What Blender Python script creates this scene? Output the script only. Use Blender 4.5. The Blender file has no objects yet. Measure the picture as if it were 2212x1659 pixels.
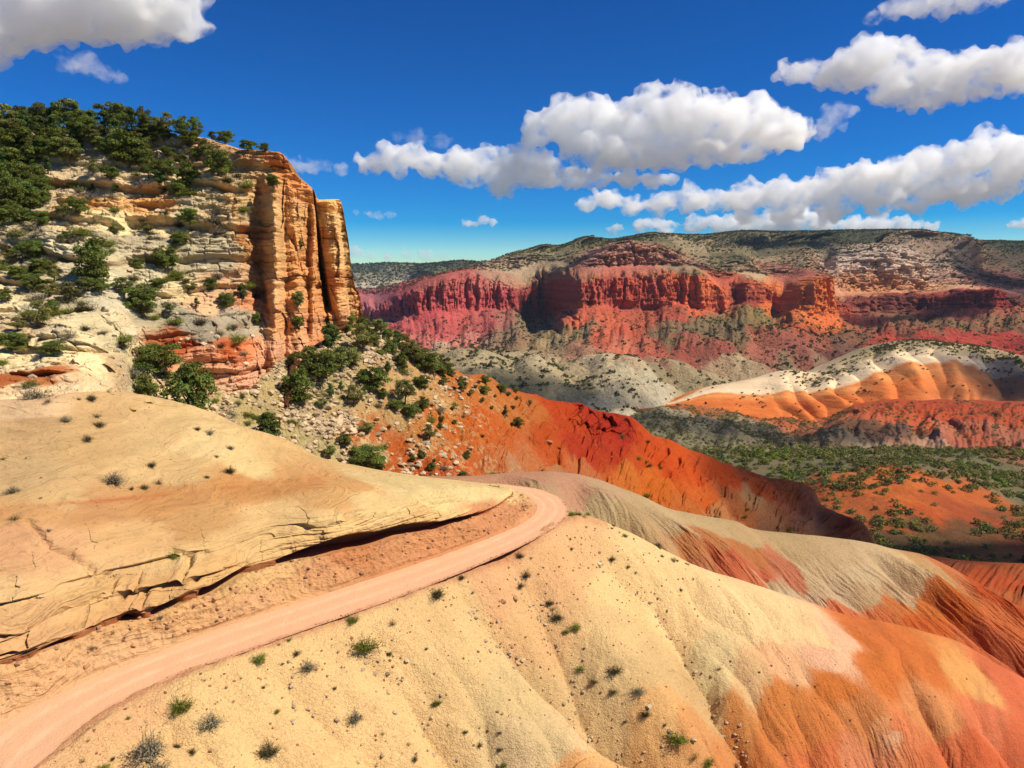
import bpy, bmesh, math, random
import numpy as np
from mathutils import Vector, Matrix
from mathutils.bvhtree import BVHTree
SC = bpy.context.scene
COL = SC.collection
# ---------------------------------------------------------------- camera
IW, IH, IF = 2212.0, 1659.0, 1610.0          # the sheet on which the photograph was measured
TH = math.atan(229.5 / IF)                    # downward pitch
cam_d = bpy.data.cameras.new('camera'); cam = bpy.data.objects.new('camera', cam_d); COL.objects.link(cam)
cam_d.sensor_width = 36.0; cam_d.lens = 36.0 * IF / IW
cam_d.clip_start = 0.5; cam_d.clip_end = 60000.0
cam.location = (0, 0, 0); cam.rotation_euler = (math.pi / 2 - TH, 0, 0)
SC.camera = cam
# ---------------------------------------------------------------- sun and sky
SUN_AZ, SUN_EL = math.radians(102), math.radians(48)      # azimuth from +Y towards +X
SUN = Vector((math.cos(SUN_EL) * math.sin(SUN_AZ), math.cos(SUN_EL) * math.cos(SUN_AZ), math.sin(SUN_EL)))
sd = bpy.data.lights.new('sun', 'SUN'); sd.energy = 5.0; sd.angle = math.radians(0.5); sd.color = (1.0, 0.925, 0.78)
so = bpy.data.objects.new('sun', sd); COL.objects.link(so); so.rotation_euler = SUN.to_track_quat('Z', 'Y').to_euler()
wd = bpy.data.worlds.new('World'); SC.world = wd; wd.use_nodes = True
nt = wd.node_tree; nt.nodes.clear()
wo = nt.nodes.new('ShaderNodeOutputWorld'); bg = nt.nodes.new('ShaderNodeBackground')
sky = nt.nodes.new('ShaderNodeTexSky'); sky.sky_type = 'NISHITA'; sky.sun_disc = False
sky.sun_elevation = SUN_EL; sky.sun_rotation = SUN_AZ; sky.altitude = 2000; sky.air_density = 1.0; sky.dust_density = 0.15; sky.ozone_density = 2.5
hs = nt.nodes.new('ShaderNodeHueSaturation'); hs.inputs['Saturation'].default_value = 2.3; hs.inputs['Hue'].default_value = 0.506
gm = nt.nodes.new('ShaderNodeGamma'); gm.inputs['Gamma'].default_value = 1.25
nt.links.new(sky.outputs[0], hs.inputs['Color']); nt.links.new(hs.outputs[0], gm.inputs['Color']); nt.links.new(gm.outputs[0], bg.inputs['Color'])
bg.inputs['Strength'].default_value = 0.052
nt.links.new(bg.outputs[0], wo.inputs['Surface'])
SC.view_settings.view_transform = 'Standard'; SC.view_settings.look = 'None'
SC.view_settings.exposure = 0.42; SC.view_settings.gamma = 1.0
SC.render.engine = 'CYCLES'
cy = SC.cycles
cy.max_bounces = 32; cy.diffuse_bounces = 3; cy.glossy_bounces = 1; cy.transmission_bounces = 2; cy.volume_bounces = 32; cy.transparent_max_bounces = 8
cy.volume_step_rate = 1.0; cy.use_denoising = True
# ================================================================ helpers
def ray_arr(px, py):
    """unit-Y ray through a measured point: returns x/Y and z/Y"""
    a = (np.asarray(px, float) - IW / 2) / IF; b = (IH / 2 - np.asarray(py, float)) / IF
    c, s = math.cos(TH), math.sin(TH)
    ry = c + b * s
    return a / ry, (b * c - s) / ry
def P(px, py, Y):
    kx, kz = ray_arr(px, py); Y = np.asarray(Y, float)
    return np.stack([kx * Y, np.broadcast_to(Y, np.shape(kx * Y)), kz * Y], -1)
def PZ(px, py, z):
    kx, kz = ray_arr(px, py); return P(px, py, np.asarray(z, float) / kz)
def proj(Q):
    c, s = math.cos(TH), math.sin(TH)
    f = Q[..., 1] * c - Q[..., 2] * s; u = Q[..., 1] * s + Q[..., 2] * c
    return IW / 2 + IF * Q[..., 0] / f, IH / 2 - IF * u / f
def lin(c):
    c = np.asarray(c, float) / 255.0
    return np.where(c <= 0.04045, c / 12.92, ((c + 0.055) / 1.055) ** 2.4)
def sstep(a, b, x):
    t = np.clip((x - a) / (b - a), 0, 1); return t * t * (3 - 2 * t)
_rs = np.random.RandomState(7)
_perm = np.concatenate([_rs.permutation(256)] * 3).astype(np.int32)
_g = _rs.normal(size=(256, 3)); _g /= np.linalg.norm(_g, axis=1)[:, None]; _g = _g.astype(np.float32)
_gx, _gy, _gz = [_g[:, k].copy() for k in range(3)]
_rnd = _rs.rand(256).astype(np.float32)
from concurrent.futures import ThreadPoolExecutor
_pool = ThreadPoolExecutor(4)
def par(fn, n, step):
    """run fn(a, b) over 0..n in slices on all cores"""
    list(_pool.map(lambda a: fn(a, min(n, a + step)), range(0, n, step)))
def perlin(p, seed=0):
    p = np.asarray(p, np.float32) + np.float32(seed * 17.31)
    shp = p.shape[:-1]; p = p.reshape(-1, 3); out = np.empty(len(p), np.float32)
    def run(a, b):
        q = p[a:b]; i = np.floor(q).astype(np.int32); f = q - i; i &= 255
        w = f * f * f * (f * (f * 6 - 15) + 10); r = 0
        fx, fy, fz = f[:, 0].copy(), f[:, 1].copy(), f[:, 2].copy(); ix, iy, iz = i[:, 0].copy(), i[:, 1].copy(), i[:, 2].copy()
        for dx in (0, 1):
            wx = w[:, 0] if dx else 1 - w[:, 0]
            hx = _perm[ix + dx]
            for dy in (0, 1):
                wy = wx * (w[:, 1] if dy else 1 - w[:, 1])
                hy = _perm[hx + iy + dy]
                for dz in (0, 1):
                    h = _perm[hy + iz + dz] & 255
                    r = r + wy * (w[:, 2] if dz else 1 - w[:, 2]) * (_gx[h] * (fx - dx) + _gy[h] * (fy - dy) + _gz[h] * (fz - dz))
        out[a:b] = r
    par(run, len(p), 60000)
    return out.reshape(shp) * 1.6
def fbm(p, scale, oct=4, seed=0, gain=0.5, mode=None):
    """noise at a feature size of `scale` metres (scale may be a 3-tuple); mode 'ridge' sharp crests up, 'billow' round lobes with sharp creases"""
    p = np.asarray(p) / np.asarray(scale, float); r = 0; a = 1.0; tot = 0
    for k in range(oct):
        n = perlin(p, seed + k)
        if mode == 'ridge': n = 1 - 2 * np.abs(n)
        elif mode == 'billow': n = 2 * np.abs(n) - 0.6
        r = r + a * n; tot += a; a *= gain; p = p * 2.03
    return r / tot
def hash1(*ii):
    h = 0
    for i in ii: h = _perm[(h + np.asarray(i).astype(np.int64)) & 255]
    return _rnd[h & 255]
def pchip(C, t, xs=None):
    """shape-keeping cubic through C[k] at xs[k], read at t (first axis)"""
    C = np.asarray(C, float); n = len(C); xs = np.arange(n, dtype=float) if xs is None else np.asarray(xs, float)
    h = np.diff(xs); hh = h.reshape((-1,) + (1,) * (C.ndim - 1)); d = np.diff(C, axis=0) / hh
    m = np.zeros_like(C)
    if n > 2:
        w1 = 2 * hh[1:] + hh[:-1]; w2 = hh[1:] + 2 * hh[:-1]
        same = d[:-1] * d[1:] > 0
        with np.errstate(divide='ignore', invalid='ignore'):
            hm = (w1 + w2) / (w1 / d[:-1] + w2 / d[1:])
        m[1:-1] = np.where(same, hm, 0)
    m[0] = d[0]; m[-1] = d[-1]
    t = np.asarray(t, float); i = np.clip(np.searchsorted(xs, t, side='right') - 1, 0, n - 2)
    s = (t - xs[i]) / h[i]; s = s.reshape((-1,) + (1,) * (C.ndim - 1)); H = hh[i]
    return ((1 + 2 * s) * (1 - s) ** 2) * C[i] + (s * (1 - s) ** 2) * H * m[i] + (s * s * (3 - 2 * s)) * C[i + 1] + (s * s * (s - 1)) * H * m[i + 1]
def cmr(C, t):
    """Catmull-Rom through C[k] at k"""
    C = np.asarray(C, float); n = len(C); t = np.asarray(t, float); i = np.clip(np.floor(t).astype(int), 0, n - 2)
    s = (t - i).reshape((-1,) + (1,) * (C.ndim - 1))
    E = np.concatenate([[2 * C[0] - C[1]], C, [2 * C[-1] - C[-2]]])
    a, b, c, d = E[i], E[i + 1], E[i + 2], E[i + 3]
    return 0.5 * ((2 * b) + (-a + c) * s + (2 * a - 5 * b + 4 * c - d) * s * s + (-a + 3 * b - 3 * c + d) * s ** 3)
import time as _t
_T0 = _t.perf_counter()
def lap(n): print('LAP', n, round(_t.perf_counter() - _T0, 1))
class Patch:
    """a sheet of land lofted through control rows; pos[nv, nu, 3]"""
    def __init__(s, ctrl, segs, nu, us=None, vmode='pchip', ext=0.0):
        # ctrl: world points [rows][cols][3];  segs: samples per row interval
        ctrl = np.asarray(ctrl, float)
        s.u = np.linspace(-ext, ctrl.shape[1] - 1, nu) if us is None else us
        if us is None:
            g = np.moveaxis(ctrl, 1, 0); g = cmr(g, np.maximum(s.u, 0)) + np.minimum(s.u, 0)[:, None, None] * (g[1] - g[0]); ctrl = np.moveaxis(g, 0, 1)
        t = np.concatenate([np.linspace(k, k + 1, n, endpoint=False) for k, n in enumerate(segs)] + [[len(segs)]])
        s.v = t; s.pos = (pchip if vmode == 'pchip' else cmr)(ctrl, t)
        s.base = s.pos.copy(); s.nv, s.nu = s.pos.shape[:2]
        s.V, s.U = np.meshgrid(s.v, s.u, indexing='ij')
        s.col = np.ones(s.pos.shape)
    def normals(s, face=None):
        du = np.gradient(s.pos, axis=1); dv = np.gradient(s.pos, axis=0); n = np.cross(du, dv)
        n /= np.linalg.norm(n, axis=-1, keepdims=True) + 1e-9
        ref = s.nmid if hasattr(s, 'nmid') else None
        if ref is None:
            m = n[s.nv // 2, s.nu // 2]; s.nmid = ref = -1.0 if np.dot(m, -s.pos[s.nv // 2, s.nu // 2]) < 0 else 1.0
        return n * ref
    def push(s, amt, d=None):
        n = s.normals() if d is None else np.asarray(d, float)
        s.pos = s.pos + n * amt[..., None]
    def snap(s, pts, base=True):
        Q = s.base if base else s.pos
        if not hasattr(s, '_pj'): s._pj = proj(s.base)
        X, Y = s._pj; out = []
        for p in pts:
            d = ((X - p[0]) ** 2 + (Y - p[1]) ** 2).ravel(); k = np.where(d < 16)[0]; Qf = Q.reshape(-1, 3)
            k = np.argmin(d) if len(k) == 0 else k[np.argmin(Qf[k, 1])]; out.append(Qf[k])
        return np.array(out)
    def line_dist(s, pts, snap=True, world=None):
        """distance in metres of every vertex to a line on the ground, and how far along it lies (0..1)"""
        W = s.snap(pts) if world is None else world
        Q = s.base.reshape(-1, 3).astype(np.float32); best = np.full(len(Q), 1e9); al = np.zeros(len(Q)); W = W.astype(np.float32)
        L = np.linalg.norm(np.diff(W, axis=0), axis=1); cum = np.concatenate([[0], np.cumsum(L)])
        def run(i, j):
            q = Q[i:j]; bb = best[i:j]; aa = al[i:j]
            for a, b, l, c in zip(W[:-1], W[1:], L, cum):
                d = b - a; t = np.clip((q - a) @ d / max(l * l, 1e-9), 0, 1)
                e = q - (a + t[:, None] * d); r = np.sqrt((e * e).sum(1)); m = r < bb
                bb[m] = r[m]; aa[m] = (c + t[m] * l) / max(cum[-1], 1e-9)
        par(run, len(Q), 60000)
        return best.reshape(s.nv, s.nu), al.reshape(s.nv, s.nu)
    def paint(s, anchors, warp=2.0, ws=12.0, sharp=5.0, metric=(1, 1, 1), seed=3):
        """albedo from colour spots on the ground: each vertex takes the nearest spots' colour"""
        A = s.snap([a[:2] for a in anchors]) * metric; C = np.array([lin(a[2]) for a in anchors])
        Wt = np.array([a[3] if len(a) > 3 else 1.0 for a in anchors])
        Q = s.base.reshape(-1, 3)
        w = np.stack([fbm(Q, ws, 4, seed + 9 * k) + 0.22 * fbm(Q, np.asarray(ws, float) / 9.0, 2, seed + 40 + 9 * k) for k in range(3)], -1) * warp
        Q = (Q + w) * metric; out = np.zeros_like(Q)
        Q = Q.astype(np.float32); A = A.astype(np.float32); A2 = (A * A).sum(1)
        def run(a, b):
            q = Q[a:b]; d2 = np.maximum((q * q).sum(1)[:, None] + A2 - 2 * (q @ A.T), 1e-4) / (Wt * Wt).astype(np.float32)
            k = np.exp(np.log(d2 / d2.min(1, keepdims=True)) * np.float32(-sharp)); out[a:b] = (k @ C) / k.sum(1, keepdims=True)
        par(run, len(Q), 30000)
        s.col = out.reshape(s.pos.shape)
    def tint(s, rgb, m):
        s.col = s.col * (1 - m[..., None]) + lin(rgb) * m[..., None]
    def build(s, name, mat, kind='structure', smooth=True):
        nv, nu = s.nv, s.nu
        i = np.arange(nv * nu).reshape(nv, nu)
        q = np.stack([i[:-1, :-1], i[:-1, 1:], i[1:, 1:], i[1:, :-1]], -1).reshape(-1, 4)
        s.normals()
        if s.nmid > 0: pass
        else: q = q[:, ::-1]
        o = mesh_obj(name, s.pos.reshape(-1, 3), q, mat, smooth)
        set_col(o.data, s.col.reshape(-1, 3))
        if kind: o['kind'] = kind
        LAND.append(o); lap(name); return o
LAND = []
def mesh_data(name, v, f, smooth=True):
    v = np.asarray(v, np.float32); f = np.asarray(f, np.int32); n = f.shape[1]
    me = bpy.data.meshes.new(name); me.vertices.add(len(v)); me.vertices.foreach_set('co', v.ravel())
    me.loops.add(f.size); me.loops.foreach_set('vertex_index', np.ascontiguousarray(f).ravel())
    me.polygons.add(len(f)); me.polygons.foreach_set('loop_start', np.arange(0, f.size, n, dtype=np.int32))
    me.update(calc_edges=True)
    me.polygons.foreach_set('use_smooth', np.full(len(me.polygons), smooth)); me.update()
    return me
def mesh_obj(name, v, f, mat, smooth=True, parent=None):
    me = mesh_data(name, v, f, smooth); o = bpy.data.objects.new(name, me); COL.objects.link(o)
    if mat: me.materials.append(mat)
    if parent: o.parent = parent
    return o
def set_col(me, c, name='Col'):
    at = me.color_attributes.new(name, 'FLOAT_COLOR', 'POINT')
    a = np.ones((len(me.vertices), 4), np.float32); a[:, :3] = np.clip(c, 0, 1); at.data.foreach_set('color', a.ravel())
def tag(o, label=None, cat=None, group=None, kind=None):
    if label: o['label'] = label
    if cat: o['category'] = cat
    if group: o['group'] = group
    if kind: o['kind'] = kind
    return o
_ico = {}
def ico(sub):
    if sub not in _ico:
        bm = bmesh.new(); bmesh.ops.create_icosphere(bm, subdivisions=sub, radius=1.0)
        _ico[sub] = (np.array([v.co[:] for v in bm.verts]), np.array([[v.index for v in f.verts] for f in bm.faces])); bm.free()
    return _ico[sub]
# ---------------------------------------------------------------- node helper
class NT:
    def __init__(s, name):
        s.m = bpy.data.materials.new(name); s.m.use_nodes = True; s.t = s.m.node_tree; s.t.nodes.clear()
        s.out = s.t.nodes.new('ShaderNodeOutputMaterial')
    def n(s, typ, ins=None, **kw):
        nd = s.t.nodes.new('ShaderNode' + typ)
        for k, v in kw.items(): setattr(nd, k, v)
        for k, v in (ins or {}).items():
            if hasattr(v, 'is_linked') or isinstance(v, bpy.types.NodeSocket): s.t.links.new(v, nd.inputs[k])
            else: nd.inputs[k].default_value = v
        return nd
    def math(s, op, a, b=0.0, clamp=False): return s.n('Math', {0: a, 1: b}, operation=op, use_clamp=clamp).outputs[0]
    def link(s, a, b): s.t.links.new(a, b)
def mat_ground(name, gain=1.0, var=0.25, var_s=0.35, grain_s=6.0, grain=0.22, bump=((0.5, 0.25), (3.0, 0.06)), crack=0.0, crack_s=1.2, strata=0.0, strata_s=1.6, strata_bump=0.0, rough=0.92, speck=0.0, speck_s=6.0):
    """rock or soil whose own colour is in the Col attribute; noise adds mottling and grain, bump adds relief too fine for the mesh"""
    N = NT(name); co = N.n('TexCoord').outputs['Object']
    at = N.n('Attribute', attribute_name='Col').outputs['Color']
    mo = N.n('TexNoise', {'Vector': co, 'Scale': var_s, 'Detail': 6.0, 'Roughness': 0.6}).outputs['Fac']
    gr = N.n('TexNoise', {'Vector': co, 'Scale': grain_s, 'Detail': 4.0, 'Roughness': 0.7}).outputs['Fac']
    f = N.math('ADD', N.math('MULTIPLY_ADD', mo, 2 * var), 1.0 - var * 1.0) if False else N.math('MULTIPLY', mo, 2 * var)
    f = N.math('ADD', f, 1.0 - var); g = N.math('ADD', N.math('MULTIPLY', gr, 2 * grain), 1.0 - grain)
    f = N.math('MULTIPLY', f, g)
    h = None
    if strata:
        sep = N.n('SeparateXYZ', {0: co}); w = N.n('TexNoise', {'Vector': co, 'Scale': 0.12, 'Detail': 3.0}).outputs['Fac']
        zz = N.math('ADD', sep.outputs[2], N.math('MULTIPLY', w, 5.0))
        cx = N.n('CombineXYZ', {0: N.math('MULTIPLY', sep.outputs[0], 0.06), 1: N.math('MULTIPLY', sep.outputs[1], 0.06), 2: N.math('MULTIPLY', zz, strata_s)})
        st = N.n('TexNoise', {'Vector': cx.outputs[0], 'Scale': 1.0, 'Detail': 5.0, 'Roughness': 0.65}).outputs['Fac']
        f = N.math('MULTIPLY', f, N.math('ADD', N.math('MULTIPLY', st, 2 * strata), 1.0 - strata))
    if speck:
        sp = N.n('TexNoise', {'Vector': co, 'Scale': speck_s, 'Detail': 3.0, 'Roughness': 0.55}).outputs['Fac']
        f = N.math('MULTIPLY', f, N.n('MapRange', {'Value': sp, 'From Min': 0.575, 'From Max': 0.66, 'To Min': 1.0, 'To Max': 1.0 - speck}).outputs[0])
    f = N.math('MULTIPLY', f, gain * 0.93)
    mx = N.n('VectorMath', {0: at}, operation='SCALE'); N.link(f, mx.inputs['Scale'])
    nrm = None
    for sc, st_ in bump:
        t = N.n('TexNoise', {'Vector': co, 'Scale': sc, 'Detail': 6.0, 'Roughness': 0.65}).outputs['Fac']
        b = N.n('Bump', {'Height': t, 'Strength': 1.0, 'Distance': st_})
        if nrm is not None: N.link(nrm, b.inputs['Normal'])
        nrm = b.outputs[0]
    if strata and strata_bump:
        b = N.n('Bump', {'Height': st, 'Strength': 1.0, 'Distance': strata_bump}); N.link(nrm, b.inputs['Normal']); nrm = b.outputs[0]
    if crack:
        wv = N.n('TexNoise', {'Vector': co, 'Scale': crack_s * 0.8, 'Detail': 3.0}).outputs['Color']
        vv = N.n('VectorMath', {0: co, 1: N.n('VectorMath', {0: wv, 'Scale': 0.7 / crack_s}, operation='SCALE').outputs[0]}, operation='ADD').outputs[0]
        vo = N.n('TexVoronoi', {'Vector': vv, 'Scale': crack_s}, feature='DISTANCE_TO_EDGE').outputs['Distance']
        hgt = N.n('MapRange', {'Value': vo, 'From Min': 0.0, 'From Max': 0.16}).outputs[0]
        b = N.n('Bump', {'Height': hgt, 'Strength': 1.0, 'Distance': crack}); N.link(nrm, b.inputs['Normal']); nrm = b.outputs[0]
    bs = N.n('BsdfPrincipled', {'Base Color': mx.outputs[0], 'Roughness': rough, 'Normal': nrm})
    bs.inputs['Specular IOR Level'].default_value = 0.12
    N.link(bs.outputs[0], N.out.inputs[0]); return N.m
# ================================================================ the near land
def blocks(p, w, h, seed=0):
    """weathered layered rock: 0..1 offset of the block a point is in, and the nearness to a joint"""
    z = p[..., 2] + 1.1 * fbm(p, (30, 30, 30), 2, seed + 50)
    lay = np.floor(z / h); fz = z / h - lay
    a = (p[..., 0] + p[..., 1] * 0.6 + 1.2 * fbm(p, 6, 2, seed + 60)) / w + hash1(lay + seed * 3) * 7; ci = np.floor(a); fa = a - ci
    b = (p[..., 1] - p[..., 0] * 0.6) / (w * 1.7) + hash1(lay + seed * 5) * 5; cj = np.floor(b); fb = b - cj
    off = hash1(lay + 13 * seed, ci, cj)
    joint = np.minimum(np.minimum(fa, 1 - fa) * w, np.minimum(fz, 1 - fz) * h)
    return off, joint, fz, hash1(lay + 31 * seed)

# ---- road line (measured edges), on a bench 26 m below the eye
RZ = -26.0
R_in = [(-190, 1680), (-60, 1618), (0, 1559), (82, 1516), (182, 1468), (304, 1420), (434, 1368), (564, 1325), (694, 1282), (825, 1240), (960, 1195), (1060, 1158), (1122, 1131), (1152, 1108), (1156, 1090), (1140, 1074), (1108, 1061), (1040, 1052)]
R_out = [(-190, 1900), (10, 1740), (82, 1659), (187, 1566), (290, 1502), (400, 1450), (510, 1414), (608, 1377), (738, 1332), (868, 1286), (1005, 1232), (1110, 1186), (1180, 1150), (1218, 1122), (1226, 1098), (1206, 1074), (1160, 1056), (1075, 1045)]
def on_bench(pts): return np.array([PZ(a, b, RZ)[:] for a, b in pts])
Win, Wout = on_bench(R_in), on_bench(R_out)

# ---- slope below the road and the spur of badland that runs off to the right
T = [(-60, 1800), (82, 1659), (260, 1520), (477, 1425), (738, 1332), (960, 1249), (1122, 1180), (1222, 1120), (1290, 1122), (1425, 1183), (1522, 1230), (1615, 1261), (1741, 1301), (1829, 1333), (1930, 1352), (2015, 1373), (2078, 1394), (2141, 1428), (2212, 1465), (2330, 1530), (2450, 1600)]
B = [(60, -28), (230, -29.5), (480, -31), (760, -33.5), (1180, -38), (1420, -41), (1640, -44), (1690, -45), (1720, -46), (1800, -48.5), (1850, -49), (1905, -50), (1975, -50), (2040, -50.5), (2110, -51), (2180, -52), (2225, -53.5), (2275, -54.5), (2330, -56), (2430, -58), (2530, -60)]
TY = {8: 82.5, 9: 84, 10: 84.5, 11: 85, 12: 85.5, 13: 86, 14: 86, 15: 86, 16: 86, 17: 86, 18: 86, 19: 86.5, 20: 87}
top = np.array([PZ(x, y, RZ + 0.10) if k < 8 else P(x, y, TY[k]) for k, (x, y) in enumerate(T)])
bot = np.array([PZ(x, 1760, z) for x, z in B])
back = top.copy(); back[:8] += (-1.0, 2.0, -0.55); back[7] += (0, 1, 0); back[8:] += (4, 17, -10)
back2 = back.copy(); back2[:8] += (-1, 3, -1.5); back2[8:] += (6, 22, -17)
bulge = np.array([0.2, 0.3, 0.4, 0.6, 0.9, 0.8, 0.6, 0.3, 1.3, 1.9, 2.2, 2.6, 2.8, 2.8, 2.6, 2.4, 2.2, 1.8, 1.6, 1.4, 1.2])[:, None] * [0, 0, 1]
r1 = top * 0.72 + bot * 0.28 + bulge * 0.75; r2 = top * 0.42 + bot * 0.58 + bulge
low = bot + (bot - top) * 0.45 + [0, 0, -2]
fore = Patch([back2, back, top, r1, r2, bot, low], [16, 24, 170, 170, 130, 50], 1560, ext=1.0)
g = [([(1110, 1196), (1173, 1283), (1213, 1349), (1256, 1420), (1319, 1487), (1397, 1538), (1495, 1620), (1554, 1655), (1700, 1750)], 2.9, 1.5),
     ([(1000, 1270), (1044, 1302), (1122, 1361), (1190, 1410), (1240, 1450), (1320, 1500)], 2.0, 1.0),
     ([(760, 1380), (867, 1432), (918, 1498), (965, 1545), (1044, 1612), (1095, 1659), (1180, 1740)], 1.8, 1.2),
     ([(600, 1450), (730, 1541), (808, 1577), (887, 1636), (960, 1700)], 1.4, 1.0),
     ([(1299, 1184), (1358, 1224), (1420, 1262), (1470, 1320), (1510, 1380), (1530, 1402), (1551, 1457), (1606, 1528), (1640, 1600), (1670, 1665), (1700, 1730)], 2.7, 1.8),
     ([(1060, 1340), (1085, 1420), (1120, 1480), (1180, 1560), (1200, 1600)], 0.5, 0.8),
     ([(900, 1330), (1000, 1440), (1045, 1500), (1060, 1560), (1090, 1600)], 0.5, 0.9),
     ([(1700, 1500), (1740, 1560), (1760, 1659), (1790, 1740)], 0.7, 0.9), ([(1890, 1480), (1989, 1503), (2036, 1583), (2078, 1659), (2120, 1740)], 0.9, 0.9),
     ([(1820, 1480), (1870, 1560), (1900, 1659)], 0.5, 0.7), ([(2080, 1470), (2130, 1560), (2200, 1640), (2260, 1700)], 0.8, 0.8), ([(380, 1500), (520, 1560), (640, 1659)], 0.4, 0.9)]
dz = np.zeros((fore.nv, fore.nu))
jit = fbm(fore.base, 3.0, 3, 21) * 0.9
for pts, dep, wid in g:
    d, al = fore.line_dist(pts); d = np.abs(d + jit * 0.5)
    a = np.sin(np.clip(al * 1.15 + 0.12, 0, 1) * math.pi / 2) ** 1.0
    dz -= dep * a * (np.exp(-d / (wid * 0.7)) * 0.6 + np.exp(-(d / (wid * 2.4)) ** 1.4) * 1.6)
V, U = fore.V, fore.U
slope_m = sstep(2.05, 2.6, V)
right = sstep(8.5, 12.5, U)
S_ = np.interp(U, np.arange(len(T)), np.concatenate([[0], np.cumsum(np.linalg.norm(np.diff(r1, axis=0), axis=1))]))
q = np.stack([S_ / 6.5 + 0.6 * fbm(fore.base, 11, 2, 5), V * 0.55, np.zeros_like(U)], -1)
dz += slope_m * (0.9 - 0.3 * right) * fbm(q, 1.0, 2, 31, 0.3, 'billow')
dz += sstep(1.3, 1.8, V) * (1 - sstep(2.05, 2.3, V)) * (U < 8) * 0.16 * fbm(fore.base, 1.1, 4, 39)
q = np.stack([S_ / 0.8 + 2.2 * fbm(fore.base, 5, 3, 6), V * 3.0, np.zeros_like(U)], -1)
lowm = sstep(3.7, 4.9, V)
dz += slope_m * lowm * (0.06 + 0.22 * right) * fbm(q, 1.0, 4, 37, 0.55, 'billow')
dz += slope_m * (0.30 * fbm(fore.base, 7, 4, 41) + 0.035 * fbm(fore.base, 0.9, 3, 43))
dz += slope_m * (1 - right) * 0.05 * fbm(fore.base, 0.45, 2, 47, mode='ridge')
q = np.stack([S_ / 0.55 + 1.5 * fbm(fore.base, 3, 3, 9), V * 7.0, np.zeros_like(U)], -1)
dz += slope_m * 0.045 * fbm(q, 1.0, 3, 38, 0.6, 'ridge') * (0.4 + 1.2 * sstep(-0.2, 0.3, fbm(fore.base, 12, 2, 36)))
dz += sstep(7.5, 8.5, U) * (1 - sstep(1.9, 2.6, V)) * sstep(1.0, 2.0, V) * 0.35 * fbm(fore.base, 8, 3, 48)
fore.pos[..., 2] += dz
uz = (V < 1.75) & (U < 7.4); fore.pos[..., 2] = np.where(uz, np.minimum(fore.pos[..., 2], RZ - 0.4 + 0.4 * sstep(1.5, 1.75, V)), fore.pos[..., 2])
# a cracked ledge near the bottom of the picture
d, al = fore.line_dist([(1120, 1655), (1165, 1655), (1205, 1640), (1265, 1615), (1330, 1575)])
below = 1 - sstep(0.0, 0.5, d); fore.pos[..., 2] -= 0.35 * below
fore.paint([
    (60, 1700, (236, 190, 140)), (250, 1560, (238, 190, 138)), (330, 1640, (246, 205, 145)), (480, 1500, (248, 210, 148)), (480, 1620, (250, 212, 150)), (650, 1450, (250, 210, 148)), (800, 1380, (250, 210, 149)),
    (700, 1600, (250, 210, 149)), (900, 1520, (250, 211, 150)), (1000, 1300, (246, 208, 148)), (1080, 1240, (240, 188, 136)), (1180, 1200, (240, 190, 136)), (950, 1280, (246, 206, 146)), (1240, 1180, (240, 194, 140)), (1150, 1290, (238, 192, 136)),
    (1000, 1400, (246, 210, 150)), (1100, 1450, (234, 206, 150)), (1180, 1560, (232, 204, 152)), (1250, 1540, (240, 208, 156)), (1120, 1600, (232, 202, 152)), (1320, 1590, (244, 196, 134)), (1400, 1640, (240, 172, 108)), (1240, 1650, (244, 184, 120)), (1060, 1650, (242, 208, 150)),
    (1320, 1250, (250, 214, 152)), (1450, 1260, (255, 218, 157)), (1600, 1310, (255, 220, 162)), (1700, 1340, (255, 221, 164)), (1780, 1370, (255, 217, 161)), (1560, 1400, (240, 214, 158)), (1640, 1440, (238, 196, 142)), (1350, 1350, (238, 204, 146)),
    (1300, 1420, (232, 198, 142)), (1420, 1420, (230, 196, 140)), (1440, 1500, (240, 190, 126)), (1540, 1450, (224, 186, 130)), (1500, 1540, (230, 168, 108)), (1560, 1600, (226, 150, 92)), (1480, 1580, (238, 184, 122)),
    (1700, 1430, (244, 190, 142)), (1790, 1420, (250, 196, 156)), (1815, 1375, (250, 200, 160)), (1600, 1500, (220, 148, 84)), (1700, 1500, (224, 140, 74)), (1800, 1470, (222, 130, 62)), (1900, 1440, (224, 128, 62)), (1880, 1370, (226, 128, 66)), (2000, 1420, (226, 128, 64)),
    (1660, 1580, (222, 136, 74)), (1760, 1560, (226, 138, 74)), (1860, 1540, (228, 146, 86)), (2060, 1440, (246, 178, 104), 0.8), (2120, 1480, (246, 180, 110), 0.8), (2000, 1520, (236, 158, 100)), (2140, 1540, (232, 132, 90)), (2200, 1500, (228, 122, 80)), (2200, 1600, (226, 118, 76)),
    (1960, 1580, (232, 140, 90)), (1940, 1600, (246, 186, 140), 0.5), (1900, 1560, (244, 170, 112), 0.6), (2040, 1620, (226, 124, 78)), (1850, 1640, (232, 148, 104)), (1700, 1650, (226, 130, 84)), (2120, 1650, (222, 112, 68)), (1780, 1620, (228, 128, 78)), (1640, 1650, (228, 140, 96)),
], warp=1.7, ws=9, sharp=3.8, metric=(1, 1, 1.5))
wash = fbm(np.stack([S_ / 1.6 + 1.2 * fbm(fore.base, 8, 3, 52), V * 1.3, 0 * V], -1), 1.0, 4, 53, 0.55)
fore.col *= (1 + 0.16 * np.clip(wash, -1, 1) * (0.5 + right))[..., None]
beds = fbm(np.stack([0 * U, 0 * U, fore.base[..., 2] * 0.8 + 0.5 * fbm(fore.base, 9, 3, 54)], -1), 1.0, 3, 55)
fore.col *= (1 + 0.10 * np.clip(beds, -1, 1) * right)[..., None]
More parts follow.
